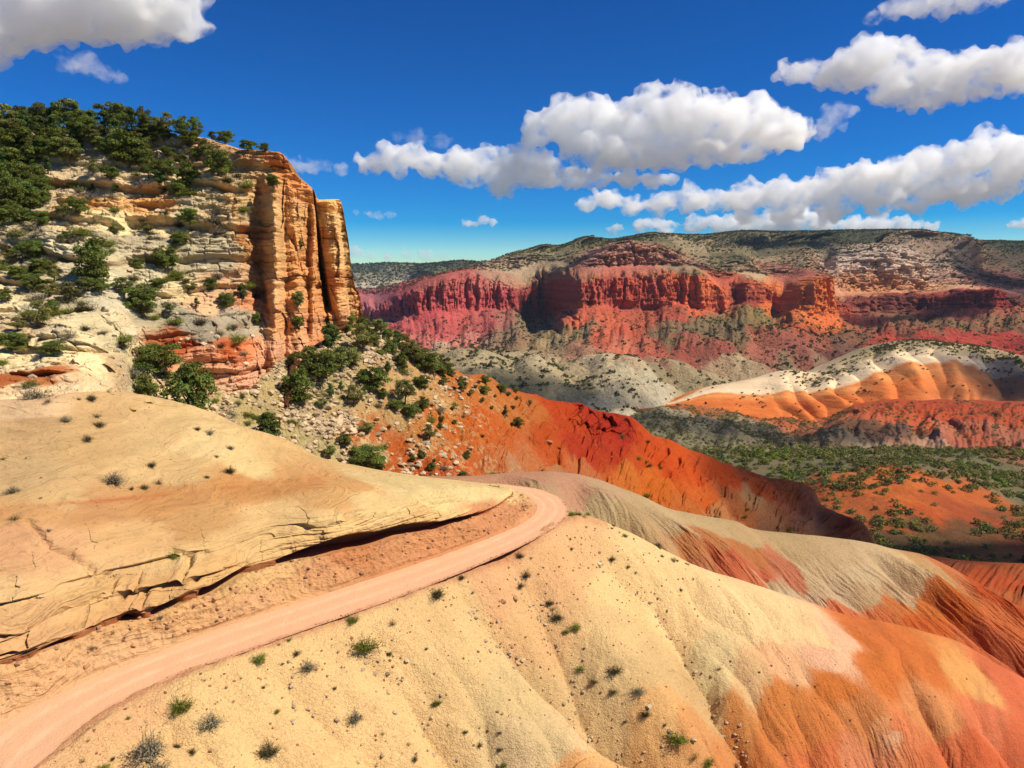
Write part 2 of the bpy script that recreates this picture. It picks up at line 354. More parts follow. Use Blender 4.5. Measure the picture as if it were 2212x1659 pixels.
# fallen rubble colour by the road and down the gullies
rm = (1 - sstep(0.02, 0.22, V - 2)) * (V > 1.5) * (U < 8.2)
fore.tint((222, 160, 118), np.clip(rm * (0.8 + 0.5 * fbm(fore.base, 1.2, 3, 51)), 0, 1) * 0.75)
fore.col *= np.array([1.0, 0.93, 0.86])
M_fore = mat_ground('badland_soil', gain=0.70, var=0.12, var_s=0.25, grain_s=3.2, grain=0.22, bump=((0.9, 0.2), (4.5, 0.12)), crack=0.02, crack_s=4.6, speck=0.20, speck_s=4.5)
fore.build('badland_slope_ground', M_fore)

# ---- the road itself
nI = 1200
ti = np.linspace(-1.2, len(Win) - 1, nI); tn = np.minimum(ti, 0)[:, None]; ci, cu = cmr(Win, np.maximum(ti, 0)) + tn * (Win[1] - Win[0]), cmr(Wout, np.maximum(ti, 0)) + tn * (Win[1] - Win[0])
s = np.linspace(-0.12, 1.035, 61)[:, None, None]
rp = ci[None] * (1 - s) + cu[None] * s
edge = np.maximum(0, np.abs(s[..., 0] - 0.5) - 0.5)
wob = fbm(rp, 1.2, 3, 61)
rp[..., 2] = RZ + 0.02 + 0.02 * fbm(rp, 2.0, 3, 62) - 0.02 * np.exp(-((s[..., 0] - 0.30) / 0.07) ** 2) - 0.02 * np.exp(-((s[..., 0] - 0.67) / 0.07) ** 2) + 0.03 * fbm(rp, (1.2, 1.2, 1), 3, 63)
across = s[..., 0] + 0.0 * wob
class _R(Patch):
    def __init__(s_, pos): s_.pos = pos; s_.base = pos.copy(); s_.nv, s_.nu = pos.shape[:2]; s_.col = np.ones(pos.shape)
road = _R(rp)
shoulder = sstep(0.40, 0.52, np.abs(across + 0.07 * wob - 0.5))
rut = np.exp(-((across + 0.03 * wob - 0.30) / 0.07) ** 2) + np.exp(-((across + 0.03 * wob - 0.66) / 0.07) ** 2)
c0 = np.broadcast_to(lin((250, 192, 146)), rp.shape); road.col = c0 * 1.0
road.tint((255, 216, 170), np.clip(rut * (0.35 + 0.5 * wob), 0, 1)); road.tint((226, 160, 120), shoulder * np.clip(0.8 + 0.9 * wob, 0, 1))
M_road = mat_ground('graded_dirt', gain=0.74, var=0.06, var_s=0.5, grain_s=9.0, grain=0.10, bump=((5.0, 0.05), (18.0, 0.02)))
road.build('dirt_road', M_road)

# ---- slickrock dome above the road with its undercut ledge
I = [R_in[k] for k in (0, 2, 3, 4, 5, 6, 7, 8, 9, 10, 11, 12, 13, 14, 15, 16, 17)]
L = [(-190, 1490), (0, 1440), (82, 1418), (155, 1388), (262, 1350), (372, 1318), (480, 1272), (603, 1214), (735, 1192), (868, 1160), (965, 1138), (1040, 1112), (1072, 1094), (1088, 1082), (1100, 1072), (1098, 1064), (1060, 1056)]
zL = [-23.6, -23.7, -23.8, -23.9, -24, -24, -23.7, -23.4, -23.7, -24, -24.3, -24.6, -24.8, -25.0, -25.2, -25.3, -25.5]
rec = [1.3, 1.5, 1.2, 1.2, 1.6, 1.9, 1.7, 2.8, 3.0, 2.3, 1.6, 1.0, 0.8, 0.5, 0.3, 0.2, 0.1]      # depth of the undercut
gap = [0.35, 0.3, 0.3, 0.3, 0.5, 0.6, 0.8, 0.7, 1.5, 1.15, 0.7, 0.4, 0.2, 0.2, 0.12, 0.1, 0.1]       # height of the opening
lipz = [1.8, 1.7, 1.6, 1.5, 1.4, 1.3, 1.3, 1.3, 1.35, 1.2, 1.0, .8, .6, .5, .4, .3, .2]
S = [(-190, 875, 63), (0, 868, 66), (82, 862, 67), (160, 850, 69), (262, 852, 74), (350, 892, 76.5), (450, 920, 78), (560, 972, 79.5), (700, 1004, 81), (820, 1022, 82.5), (920, 1034, 84.5), (1010, 1043, 87.5), (1050, 1049, 89), (1078, 1054, 90), (1094, 1058, 90.5), (1086, 1058, 91), (1050, 1052, 92)]
wI = np.array([PZ(x, y, RZ + 0.10) for x, y in I]); wL = np.array([PZ(x, y, z) for (x, y), z in zip(L, zL)])
n = len(I); inw = wL - wI; inw[:, 2] = 0; inw /= np.linalg.norm(inw, axis=1)[:, None]
inw = 0.5 * inw + 0.5 * np.array([[-0.35, 0.94, 0]]); inw /= np.linalg.norm(inw, axis=1)[:, None]
A3 = lambda a: np.array(a)[:, None]
Zu = np.array([[0, 0, 1.0]])
road_mid = wI + (np.array([PZ(x, y, RZ) for x, y in [R_out[k] for k in (0, 2, 3, 4, 5, 6, 7, 8, 9, 10, 11, 12, 13, 14, 15, 16, 17)]]) - wI) * 0.5 + Zu * -1.1
W0 = wL - inw * 0.3
rw = [road_mid, wI, wI * 0.5 + W0 * 0.5 + Zu * -0.1, W0, wL + inw * A3(rec), wL + inw * A3(rec) * 0.96 + Zu * A3(gap) * 0.7, wL + inw * 0.1 + Zu * A3(gap), wL - inw * 0.28 + Zu * (A3(gap) + 0.16), wL - inw * 0.05 + Zu * (A3(gap) + 0.55)]
lt = wL + inw * 1.1 + Zu * (A3(gap) + 0.35 + A3(lipz) * 0.75); rw.append(lt)
Sil = np.array([P(x, y, Y) for x, y, Y in S]); up = np.array([1.0] * 11 + [.7, .5, .3, .2, .1, .05])[:, None] * Zu
rw += [lt * 0.66 + Sil * 0.34 + up * 1.0, lt * 0.3 + Sil * 0.7 + up * 0.7, Sil, Sil + [4, 9, -3.0], Sil + [8, 22, -11]]
dome = Patch(rw, [6, 40, 40, 16, 10, 24, 14, 20, 60, 130, 120, 120, 20, 14], 1620, ext=1.6)
Vd, Ud = dome.V, dome.U
# the undercut opens and closes along the ledge
pu = proj(wL)[0]; pxu = np.interp(Ud, np.arange(len(pu)), pu); k3, k6 = np.argmin(abs(dome.v - 3.0)), np.argmin(abs(dome.v - 6.6))
opn = np.clip(sstep(585, 640, pxu) * (1 - sstep(985, 1060, pxu)) + np.exp(-((pxu - 480) / 45) ** 4) + np.exp(-((pxu - 360) / 28) ** 4) + np.exp(-((pxu - 280) / 22) ** 4) + 0.7 * np.exp(-((pxu - 120) / 35) ** 4) + 0.06 * sstep(0.0, 0.3, fbm(np.stack([pxu / 30, 0 * pxu, 0 * pxu], -1), 1.0, 3, 70)), 0, 1)
lerp = np.clip((Vd - 3.0) / 3.6, 0, 1)[..., None]; flat_ = dome.pos[k3][None] * (1 - lerp) + dome.pos[k6][None] * lerp
inr = ((Vd > 3.0) & (Vd < 6.6))[..., None] * (1 - opn[..., None])
dome.pos = dome.pos * (1 - inr) + flat_ * inr
dome.pos[..., 2] += sstep(2.2, 3.0, Vd) * (1 - sstep(6.6, 9.0, Vd)) * (1 - sstep(8.5, 11, Ud)) * 0.6 * fbm(np.stack([pxu / 90, 0 * pxu, 0 * pxu], -1), 1.0, 1, 73)
dome.base = dome.pos.copy()
bank = sstep(1.05, 1.3, Vd) * (1 - sstep(3.0, 3.3, Vd))
dome.push(bank * (0.28 * fbm(dome.base, 1.6, 4, 71, 0.55, 'ridge') + 0.10 * fbm(dome.base, 0.4, 3, 72)))
face = sstep(3.3, 4.0, Vd) * (1 - sstep(9.2, 10.6, Vd))
# bedding: thin plates standing proud, broken along their length
def bed(p, h, seed, ln=9.0):
    z = p[..., 2] + 0.25 * fbm(p, (22, 22, 8), 3, seed) + 0.030 * p[..., 0]
    lay = np.floor(z / h); fz = z / h - lay; br = 0.5 + 0.9 * fbm(np.stack([p[..., 0], p[..., 1], lay * 31.7], -1), ln, 2, seed + 3)
    prof = np.minimum(1, (1 - fz) * 3.0) * sstep(0.0, 0.25, fz)
    return (hash1(lay + seed) * 0.7 + 0.3) * prof * np.clip(br, 0, 1)
off, jt, fz, lr = blocks(dome.base, 3.4, 1.25, 4)
lft = 1 - sstep(5.2, 7.2, Ud)
amp = (0.35 + 0.25 * lft)
undul = fbm(dome.base, (9, 9, 3), 3, 87)
ledgem = sstep(5.8, 6.6, Vd) * (1 - sstep(9.0, 9.9, Vd))
zwd = dome.base[..., 2] + 0.035 * dome.base[..., 0] + 0.6 * fbm(dome.base, (12, 12, 6), 3, 84)
fd_ = zwd / 1.15 - np.floor(zwd / 1.15); cvd = sstep(-0.3, 0.3, fbm(np.stack([dome.base[..., 0], dome.base[..., 1], np.floor(zwd / 1.15) * 40], -1), 7, 2, 85))
stepd = (np.where(fd_ < 0.12, fd_ / 0.12, 1 - ((fd_ - 0.12) / 0.88) ** 1.3) - 0.5) * cvd
hor = np.array([-0.25, -0.97, 0.12])
dd = ledgem * (bed(dome.base, 0.36, 81) * 0.55 + bed(dome.base, 0.85, 82, 5) * 0.85 * (0.6 + 0.4 * lft) - 0.35)
dd = dd + (ledgem * (0.25 + 1.1 * lft)) * stepd - ledgem * (0.2 + 0.6 * lft) * np.exp(-((fd_ - 0.02) / 0.08) ** 2) * cvd
dd = dd + sstep(4.8, 5.6, Vd) * (1 - sstep(7.5, 8.6, Vd)) * 0.45 * fbm(dome.base, (1.4, 1.4, 0.9), 4, 86, 0.6)
dd = dd + ledgem * 0.7 * undul + ledgem * (0.25 + 0.15 * lft) * fbm(dome.base, (3.0, 3.0, 0.8), 3, 88, 0.5, 'billow')
dd = dd + ledgem * (off - 0.5) * 0.8 * (0.4 + 0.6 * lft) - ledgem * 0.12 * np.exp(-jt / 0.08) * (0.2 + lft)
dome.push(dd, hor)
# long narrow ledges cut into the smooth rock
dz = np.zeros((dome.nv, dome.nu)); jd = fbm(dome.base, 1.4, 3, 89)
for pts, dep in (([(920, 1088), (985, 1080), (1010, 1071)], 0.5), ([(748, 1118), (810, 1113), (860, 1107)], 0.55), ([(640, 1140), (700, 1130), (745, 1124)], 0.4), ([(520, 1180), (600, 1150), (700, 1136)], 0.45), ([(860, 1108), (930, 1100), (960, 1092)], 0.3),
                 ([(0, 978), (60, 968), (130, 960), (210, 945)], 0.28), ([(370, 1185), (395, 1190), (410, 1225)], 0.25), ([(60, 1120), (110, 1180), (210, 1225), (245, 1250)], 0.3), ([(240, 1245), (245, 1290), (262, 1340)], 0.35), ([(300, 1240), (308, 1290), (318, 1320)], 0.3), ([(405, 1200), (420, 1245), (432, 1290)], 0.35),
                 ([(0, 880), (80, 872), (160, 862)], 0.3), ([(100, 1310), (160, 1300), (240, 1262)], 0.6), ([(0, 1370), (90, 1330), (200, 1300)], 0.5), ([(40, 1400), (130, 1360), (210, 1340)], 0.4), ([(320, 1120), (360, 1112)], 0.15)):
    d, al = dome.line_dist(pts); e = np.sin(np.clip(al, 0.02, 0.98) * math.pi) ** 0.5
    d = np.abs(d + 0.25 * jd); dz -= dep * 1.25 * e * np.exp(-(d / 0.2) ** 2); dz += dep * 0.4 * e * np.exp(-((d - 0.5) / 0.4) ** 2)
topm = sstep(8.9, 10.2, Vd)
dz += topm * (0.8 * fbm(dome.base, 26, 2, 90) + 0.16 * fbm(dome.base, (9, 9, 6), 3, 91) + 0.05 * fbm(dome.base, 1.6, 3, 94)) * (1 - 0.85 * sstep(11.4, 12.2, Vd)) * (1 - 0.8 * sstep(10.5, 12.5, Ud))
left_up = (1 - sstep(2.2, 4.2, Ud)) * sstep(11.0, 11.7, Vd)
dz += topm * 0.16 * bed(dome.base, 0.5, 92, 14)
zl = dome.base[..., 2] + 0.3 * fbm(dome.base, 18, 3, 96)
fl_ = zl / 0.7 - np.floor(zl / 0.7); dz += left_up * 0.55 * (np.minimum(fl_ * 4, 1) - fl_) * sstep(-0.2, 0.3, fbm(dome.base, (14, 14, 2), 2, 98))
dz += topm * 0.02 * fbm(dome.base, 0.5, 3, 93)
dome.pos[..., 2] += dz
dome.paint([
    (60, 890, (250, 214, 166)), (200, 900, (228, 190, 134)), (60, 930, (226, 188, 134)), (200, 960, (222, 186, 130)), (350, 930, (234, 200, 142)), (440, 950, (250, 220, 158)), (300, 1000, (232, 198, 140)), (60, 1010, (226, 192, 138)), (120, 1060, (230, 194, 136)), (380, 1010, (236, 200, 140)), (560, 1000, (252, 222, 156)),
    (200, 1090, (220, 168, 112)), (60, 1100, (226, 176, 118)), (380, 1070, (220, 164, 104)), (540, 1045, (222, 164, 100)), (660, 1030, (228, 168, 104)), (760, 1040, (238, 186, 120)), (420, 1120, (224, 176, 116)), (700, 1080, (234, 186, 122)), (620, 1010, (238, 186, 122)), (840, 1035, (250, 222, 156)), (900, 1050, (254, 228, 162)), (1000, 1055, (255, 230, 164)), (1070, 1060, (255, 226, 160)),
    (820, 1080, (252, 220, 154)), (940, 1080, (254, 226, 158)), (600, 1120, (248, 210, 146)), (480, 1170, (244, 204, 140)), (700, 1120, (252, 216, 150)), (300, 1160, (240, 196, 136)), (130, 1180, (240, 190, 138)), (40, 1160, (238, 184, 134)), (150, 1240, (246, 206, 146)), (60, 1260, (250, 210, 150)), (350, 1220, (248, 210, 146)), (240, 1200, (244, 200, 142)),
    (560, 1180, (244, 206, 142)), (700, 1150, (246, 206, 140)), (900, 1110, (246, 206, 140)), (480, 1230, (240, 196, 132)), (350, 1280, (236, 190, 128)), (200, 1300, (240, 196, 134)), (80, 1340, (240, 194, 136)), (280, 1330, (232, 182, 124)), (440, 1310, (240, 190, 134)), (20, 1420, (238, 190, 134)),
    (60, 1480, (240, 192, 140)), (250, 1400, (240, 194, 142)), (500, 1320, (238, 188, 136)), (700, 1240, (230, 172, 120)), (850, 1200, (228, 164, 112)), (950, 1165, (226, 160, 108)), (1060, 1125, (226, 160, 110)), (1110, 1105, (228, 164, 114)), (780, 1200, (220, 150, 98)), (620, 1265, (238, 186, 130)), (600, 1235, (244, 200, 138)),
], warp=2.0, ws=(16, 16, 3), sharp=3.2, metric=(1, 1, 2.0))
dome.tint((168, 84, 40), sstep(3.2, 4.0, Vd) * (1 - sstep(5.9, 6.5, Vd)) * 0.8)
band = np.clip(0.5 + 0.9 * fbm(dome.base * [0.12, 0.12, 1.6], 1.0, 4, 95), 0, 1) * topm
dome.col *= (1 - 0.12 * band)[..., None]
d, al = dome.line_dist([(-20, 1105), (60, 1092), (120, 1085), (200, 1080), (350, 1062), (450, 1050), (540, 1038)])
dome.tint((206, 112, 66), np.exp(-(d / 0.28) ** 2) * np.clip(0.35 + 1.4 * fbm(dome.base, 4, 3, 97), 0, 1) * 0.7)
dome.col *= np.array([1.0, 0.93, 0.88])
M_dome = mat_ground('slickrock', gain=0.64, var=0.12, var_s=0.22, grain_s=2.2, grain=0.12, bump=((0.8, 0.12), (5.0, 0.05)), strata=0.2, strata_s=3.2, strata_bump=0.3, speck=0.22, speck_s=2.2)
dome.build('slickrock_ground', M_dome)
# ================================================================ the stepped hillside and cliff on the left
def rows_px(rows, us):
    """rows: lists of (px, py, Y); read at the columns us"""
    out = []
    for r in rows:
        r = np.array(r, float); v = pchip(r[:, 1:], np.clip(us, r[0, 0], r[-1, 0]), r[:, 0]); out.append(P(us, v[:, 0], v[:, 1]))
    return np.array(out)
crest = [(-220, 296, 150), (0, 288, 146), (150, 274, 145), (300, 284, 141), (380, 292, 138), (445, 297, 135), (534, 322, 131), (601, 328, 128), (619, 343, 128), (630, 368, 129), (658, 393, 131), (676, 410, 132), (690, 433, 134), (733, 432, 137), (740, 447, 137.5), (747, 486, 138), (754, 528, 138.5), (758, 571, 139), (765, 614, 140), (776, 637, 141), (783, 690, 142)]
foot = [(-220, 885, 62), (0, 872, 66.5), (80, 865, 68), (160, 856, 70), (240, 850, 76), (300, 872, 84), (400, 900, 90), (480, 930, 94), (560, 935, 98), (600, 915, 102), (630, 850, 108), (650, 780, 116), (700, 735, 127), (770, 705, 140), (783, 700, 142)]
us = np.concatenate([np.linspace(-700, -220, 170, endpoint=False), np.linspace(-220, 380, 620, endpoint=False), np.linspace(380, 783, 640)]); uc = np.maximum(us, -220)
cr = pchip(np.array(crest)[:, 1:], uc, np.array(crest)[:, 0]); ft = pchip(np.array(foot)[:, 1:], uc, np.array(foot)[:, 0])
# how far each height stands forward: 0 = at the crest's distance, 1 = at the foot's
fr = [0.0, 0.08, 0.2, 0.33, 0.46, 0.6, 0.72, 0.82, 0.9, 1.0]
prof = {-220: [0, .10, .24, .38, .50, .63, .74, .83, .90, 1], 150: [0, .10, .22, .37, .50, .62, .75, .84, .91, 1], 330: [0, .10, .24, .38, .50, .62, .74, .82, .90, 1], 430: [0, .12, .28, .38, .46, .56, .74, .76, .84, 1],
        500: [0, .14, .28, .34, .40, .50, .70, .74, .80, 1], 545: [0, .13, .20, .24, .30, .40, .58, .66, .76, 1], 590: [0, .05, .10, .14, .20, .28, .40, .52, .68, 1], 640: [0, .03, .06, .10, .16, .24, .34, .46, .66, 1], 700: [0, .04, .08, .14, .22, .32, .44, .58, .75, 1], 783: [0, .1, .2, .33, .46, .6, .72, .82, .9, 1]}
pk = np.array(list(prof)); pv = pchip(np.array(list(prof.values()), float), uc, pk)
rows = []
for k, f in enumerate(fr):
    py = cr[:, 0] * (1 - f) + ft[:, 0] * f; Y = cr[:, 1] * (1 - pv[:, k]) + ft[:, 1] * pv[:, k]; rows.append(P(us, py, Y))
c0 = rows[0]; back1 = c0 + [-2, 14, 0.3]; back2 = c0 + [-8, 60, -6]
back1[us > 600] = c0[us > 600] + [-5, 8, 0.5]; back2[us > 600] = c0[us > 600] + [-26, 60, -4]
hill = Patch([back2, back1] + rows, [6, 10] + [44, 56, 60, 60, 66, 60, 50, 44, 44], len(us), us=us)
Vh, Uh = hill.V, hill.U
bp = hill.base
on = sstep(1.6, 2.1, Vh)
wall = sstep(520, 575, Uh)                       # the sheer wall at the right
sheer = wall * on
# big vertical buttresses and recesses of the wall, placed along it
def bump_u(c, w): return np.exp(-((Uh + 6 * fbm(bp, 9, 2, 101) - c) / w) ** 2)
vert = sstep(2.9, 3.6, Vh) * (1 - sstep(10.2, 10.9, Vh))
yout = np.zeros_like(Uh)
yout += vert * (3.2 * bump_u(592, 17) * (1 - 0.5 * sstep(8, 10, Vh)) - 2.2 * bump_u(556, 15) * (1 - sstep(6.5, 8.0, Vh)) + 1.6 * bump_u(640, 12) - 1.2 * bump_u(618, 7) - 1.5 * bump_u(668, 6) + 1.0 * bump_u(676, 9))
crackm = sstep(2.0, 2.4, Vh)
cu_ = 697 + 5.0 * (Vh - 6)                      # the deep cleft that sets the pillar free
yout -= crackm * (1 - sstep(8.2, 9.3, Vh)) * 8.0 * np.exp(-((Uh - cu_) / (2.5 + 3.5 * sstep(3, 8, Vh))) ** 4)
yout += crackm * (1 - sstep(10.0, 10.9, Vh)) * 2.6 * np.exp(-((Uh - (cu_ + 28)) / 17.0) ** 4)
q = np.stack([bp[..., 0] * 0.9 + bp[..., 1] * 0.5, bp[..., 0] * 0.2, bp[..., 2] * 0.16], -1)
ow, jw, fw, lw = blocks(bp + 1.0 * fbm(bp, 6, 3, 99)[..., None] * [1, 1, 1.5], 5.0, 8.5, 11); ow2, jw2, fw2, lw2 = blocks(bp, 2.2, 2.6, 12)
yout += sheer * vert * (0.7 * fbm(q, 3.4, 3, 103, 0.5, 'billow') + 1.9 * (ow - 0.5) + 0.6 * (ow2 - 0.5) - 0.25 * np.exp(-jw / 0.3))
yout += on * (1.3 * fbm(bp, (16, 16, 10), 3, 104))
hill.pos[..., 1] -= yout; hill.pos[..., 0] += yout * 0.35
# layered rock: big steps with benches between, pillowy beds, thin plates, a few joints
zw = bp[..., 2] + 4.4 * fbm(bp, (38, 38, 24), 2, 105) + 0.05 * bp[..., 0] + 0.7 * fbm(bp, (9, 9, 6), 2, 106)
lay = np.floor(zw / 5.2); f1 = zw / 5.2 - lay
cover = sstep(-0.45, 0.25, fbm(np.stack([bp[..., 0], bp[..., 1], lay * 40], -1), 20, 2, 107))
rough = on * (1 - 0.5 * wall * vert)
smoothface = np.clip(bump_u(470, 60) * sstep(5.0, 5.6, Vh) * (1 - sstep(7.6, 8.2, Vh)) + 1.0 * bump_u(190, 70) * sstep(5.6, 6.2, Vh) * (1 - sstep(7.2, 8.0, Vh)) * 0.7, 0, 1)
rough = rough * (1 - 0.6 * smoothface)
prof1 = np.where(f1 < 0.12, f1 / 0.12, 1 - ((f1 - 0.12) / 0.88) ** 1.6)
o1, j1, fq, l1 = blocks(bp + 1.2 * fbm(bp, 4, 3, 114)[..., None] * [1, 1, 0.4], 11, 4.6, 1)
ob3, jb3, fb3, lb3 = blocks(bp + 0.9 * fbm(bp, 3.5, 3, 124)[..., None] * [1, 1, 0.5], 3.4, 1.35, 21)
thin = np.floor(zw / 0.55 + 0.8 * fbm(bp, (6, 6, 3), 2, 115)); thin2 = np.floor(zw / 0.24)
out = rough * (2.3 * (prof1 - 0.5) * cover * (1 - 0.5 * wall) + 1.25 * fbm(bp, (8, 8, 2.6), 3, 116, 0.55, 'billow') + 0.55 * fbm(bp, (2.4, 2.4, 0.7), 3, 117, 0.55, 'billow'))
out += rough * (0.75 * (hash1(thin) - 0.5) + 0.22 * (hash1(thin2 + 77) - 0.5)) * (0.4 + 0.9 * fbm(bp, 7, 2, 118) + 0.3) - rough * 0.55 * np.exp(-j1 / 0.22) * (fbm(bp, 15, 2, 119) > 0.0)
out += rough * (1.0 * (ob3 - 0.5) - 0.32 * np.exp(-jb3 / 0.11) - 0.4 * np.exp(-((fb3 - 0.05) / 0.10) ** 2)) * (0.35 + 0.9 * sstep(-0.2, 0.3, fbm(bp, 18, 2, 125)))
out -= rough * 1.1 * np.exp(-((f1 - 0.02) / 0.07) ** 2) * (fbm(bp, 12, 2, 108) > -0.05)
for pts, dep, w in (([(120, 430), (165, 436), (210, 440), (260, 446)], 1.5, 0.7), ([(300, 440), (340, 446), (385, 440)], 1.4, 0.7), ([(445, 455), (470, 470), (500, 466)], 1.0, 0.6), ([(0, 806), (60, 808), (120, 806), (165, 800)], 1.5, 0.7), ([(175, 790), (200, 800), (235, 790)], 1.2, 0.6),
                    ([(340, 735), (380, 748), (430, 745)], 1.6, 0.7), ([(480, 740), (520, 752), (560, 735)], 1.6, 0.8), ([(470, 592), (500, 596), (520, 586)], 1.2, 0.7), ([(540, 610), (560, 625), (575, 640)], 1.3, 0.8), ([(455, 640), (462, 700), (470, 760)], 0.9, 0.3),
                    ([(130, 480), (150, 495)], 0.6, 0.5), ([(130, 745), (180, 752), (230, 742)], 1.1, 0.5), ([(230, 700), (270, 735), (300, 738)], 0.8, 0.4), ([(560, 560), (575, 640), (590, 700)], 1.4, 0.5), ([(610, 480), (640, 530), (660, 600)], 0.9, 0.4)):
    d, al = hill.line_dist(pts); d = np.abs(d + 0.5 * fbm(bp, 2, 2, 109)); e = np.sin(np.clip(al, 0.03, 0.97) * math.pi) ** 0.5
    out -= dep * 1.3 * e * np.exp(-(d / w) ** 2)
chute = np.zeros_like(Uh)
for pts, dep, w in (([(10, 540), (70, 600), (140, 650), (230, 730), (290, 800)], 2.2, 2.6), ([(215, 500), (270, 580), (320, 640), (330, 700)], 1.5, 1.8), ([(400, 380), (400, 430), (385, 520), (370, 590)], 1.2, 1.8), ([(90, 440), (60, 500), (40, 560)], 1.4, 2.2), ([(500, 350), (520, 400), (535, 470)], 1.0, 1.3)):
    d, al = hill.line_dist(pts); d = np.abs(d + 1.4 * fbm(bp, 4, 3, 128)); c_ = np.exp(-(d / w) ** 2); chute = np.maximum(chute, c_); out -= dep * c_
out = out * (1 - 0.45 * chute)
out += rough * 0.12 * fbm(bp, 0.8, 3, 110)
hdir = np.array([0.25, -0.93, 0.25]); hdir /= np.linalg.norm(hdir)
keep = sstep(2.0, 2.25, Vh) * 0.75 + 0.25
hill.push(out * keep, hdir)
hill.pos[..., 2] += on * (1 - wall) * 0.8 * fbm(bp, (9, 9, 9), 3, 111)
hill.paint([
    (60, 330, (206, 186, 150)), (200, 300, (196, 176, 140)), (300, 330, (206, 184, 144)), (460, 310, (214, 170, 116)), (540, 340, (214, 156, 100)), (590, 345, (214, 140, 86)), (560, 370, (226, 176, 118)), (480, 360, (224, 190, 138)), (380, 370, (222, 196, 148)), (230, 400, (224, 196, 150)), (100, 410, (214, 186, 142)), (520, 400, (230, 188, 130)), (600, 390, (224, 150, 86)), (640, 420, (226, 156, 92)), (450, 420, (226, 196, 144)),
    (180, 440, (234, 176, 104)), (320, 445, (232, 170, 100)), (250, 475, (252, 224, 164)), (150, 465, (244, 210, 150)), (360, 480, (244, 214, 158)), (60, 500, (196, 176, 134)), (470, 470, (226, 192, 140)), (540, 450, (232, 180, 118)), (450, 510, (206, 186, 146)), (300, 510, (190, 172, 138)), (200, 510, (190, 172, 136)), (470, 560, (188, 170, 136)), (400, 560, (204, 184, 144)), (250, 560, (222, 204, 164)), (120, 530, (228, 210, 168)), (60, 560, (204, 184, 142)), (330, 570, (214, 196, 156)),
    (580, 470, (240, 188, 118)), (600, 540, (240, 178, 104)), (640, 480, (240, 172, 98)), (660, 560, (226, 142, 68)), (640, 620, (228, 146, 76)), (620, 680, (228, 150, 88)), (570, 540, (190, 130, 74)), (560, 500, (186, 120, 64)), (590, 620, (236, 172, 112)), (540, 640, (230, 150, 104)), (500, 600, (216, 170, 126)), (680, 640, (222, 138, 72)), (670, 500, (232, 150, 74)),
    (715, 470, (244, 190, 118)), (735, 560, (244, 188, 116)), (745, 640, (240, 170, 98)), (720, 600, (216, 128, 58)), (755, 690, (232, 156, 102)), (705, 660, (224, 132, 66)), (775, 670, (228, 150, 88)), (700, 700, (214, 134, 84)),
    (60, 640, (244, 218, 166)), (30, 620, (226, 204, 156)), (130, 640, (196, 186, 152)), (200, 640, (206, 190, 156)), (300, 640, (236, 220, 180)), (390, 620, (240, 214, 160)), (440, 640, (226, 180, 134)), (340, 600, (232, 216, 172)), (160, 700, (250, 226, 174)), (220, 720, (246, 222, 170)), (270, 710, (228, 204, 158)), (120, 720, (226, 204, 160)), (50, 720, (208, 178, 132)),
    (400, 690, (160, 148, 124)), (360, 680, (168, 154, 128)), (430, 720, (156, 142, 118)), (520, 700, (176, 160, 132)), (540, 690, (182, 164, 136)), (400, 745, (186, 96, 52)), (500, 750, (190, 98, 54)), (370, 740, (176, 92, 50)), (450, 780, (224, 148, 104)), (560, 770, (234, 152, 108)), (540, 750, (228, 130, 80)), (600, 760, (224, 150, 110)), (520, 800, (236, 172, 130)), (440, 800, (214, 160, 116)),
    (30, 760, (250, 218, 160)), (60, 785, (254, 226, 170)), (200, 780, (254, 224, 168)), (90, 815, (186, 106, 56)), (20, 815, (180, 100, 52)), (140, 838, (250, 212, 160)), (40, 840, (250, 210, 158)), (260, 800, (206, 170, 124)), (300, 830, (230, 202, 152)),
    (480, 850, (214, 170, 130)), (560, 830, (216, 158, 124)), (600, 850, (222, 130, 92)), (500, 890, (232, 204, 152)), (560, 900, (226, 196, 146)), (440, 880, (230, 202, 150)), (620, 800, (220, 170, 124)), (540, 870, (216, 140, 104)),
], warp=2.2, ws=(7, 7, 3), sharp=3.4, metric=(1, 0.7, 1.4))
hill.tint((238, 200, 146), wall * vert * 0.28)
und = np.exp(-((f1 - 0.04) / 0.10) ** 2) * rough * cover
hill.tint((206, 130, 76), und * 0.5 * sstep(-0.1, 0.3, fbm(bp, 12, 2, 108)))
streak = np.clip(fbm(bp, (2.2, 2.2, 14), 4, 112) * 2.2 - 0.2, 0, 1)
hill.tint((120, 84, 58), streak * vert * wall * 0.22)
hill.tint((196, 178, 136), chute * 0.7)
lich = np.clip(fbm(bp, 5, 4, 113) * 2.4 - 0.15, 0, 1)
hill.tint((150, 140, 112), lich * (1 - wall) * on * 0.3)
M_cliff = mat_ground('layered_sandstone', gain=0.88, var=0.16, var_s=0.3, grain_s=1.5, grain=0.2, bump=((0.7, 0.35), (3.0, 0.14)), strata=0.22, strata_s=3.0, strata_bump=0.35)
hill.build('sandstone_hillside', M_cliff)

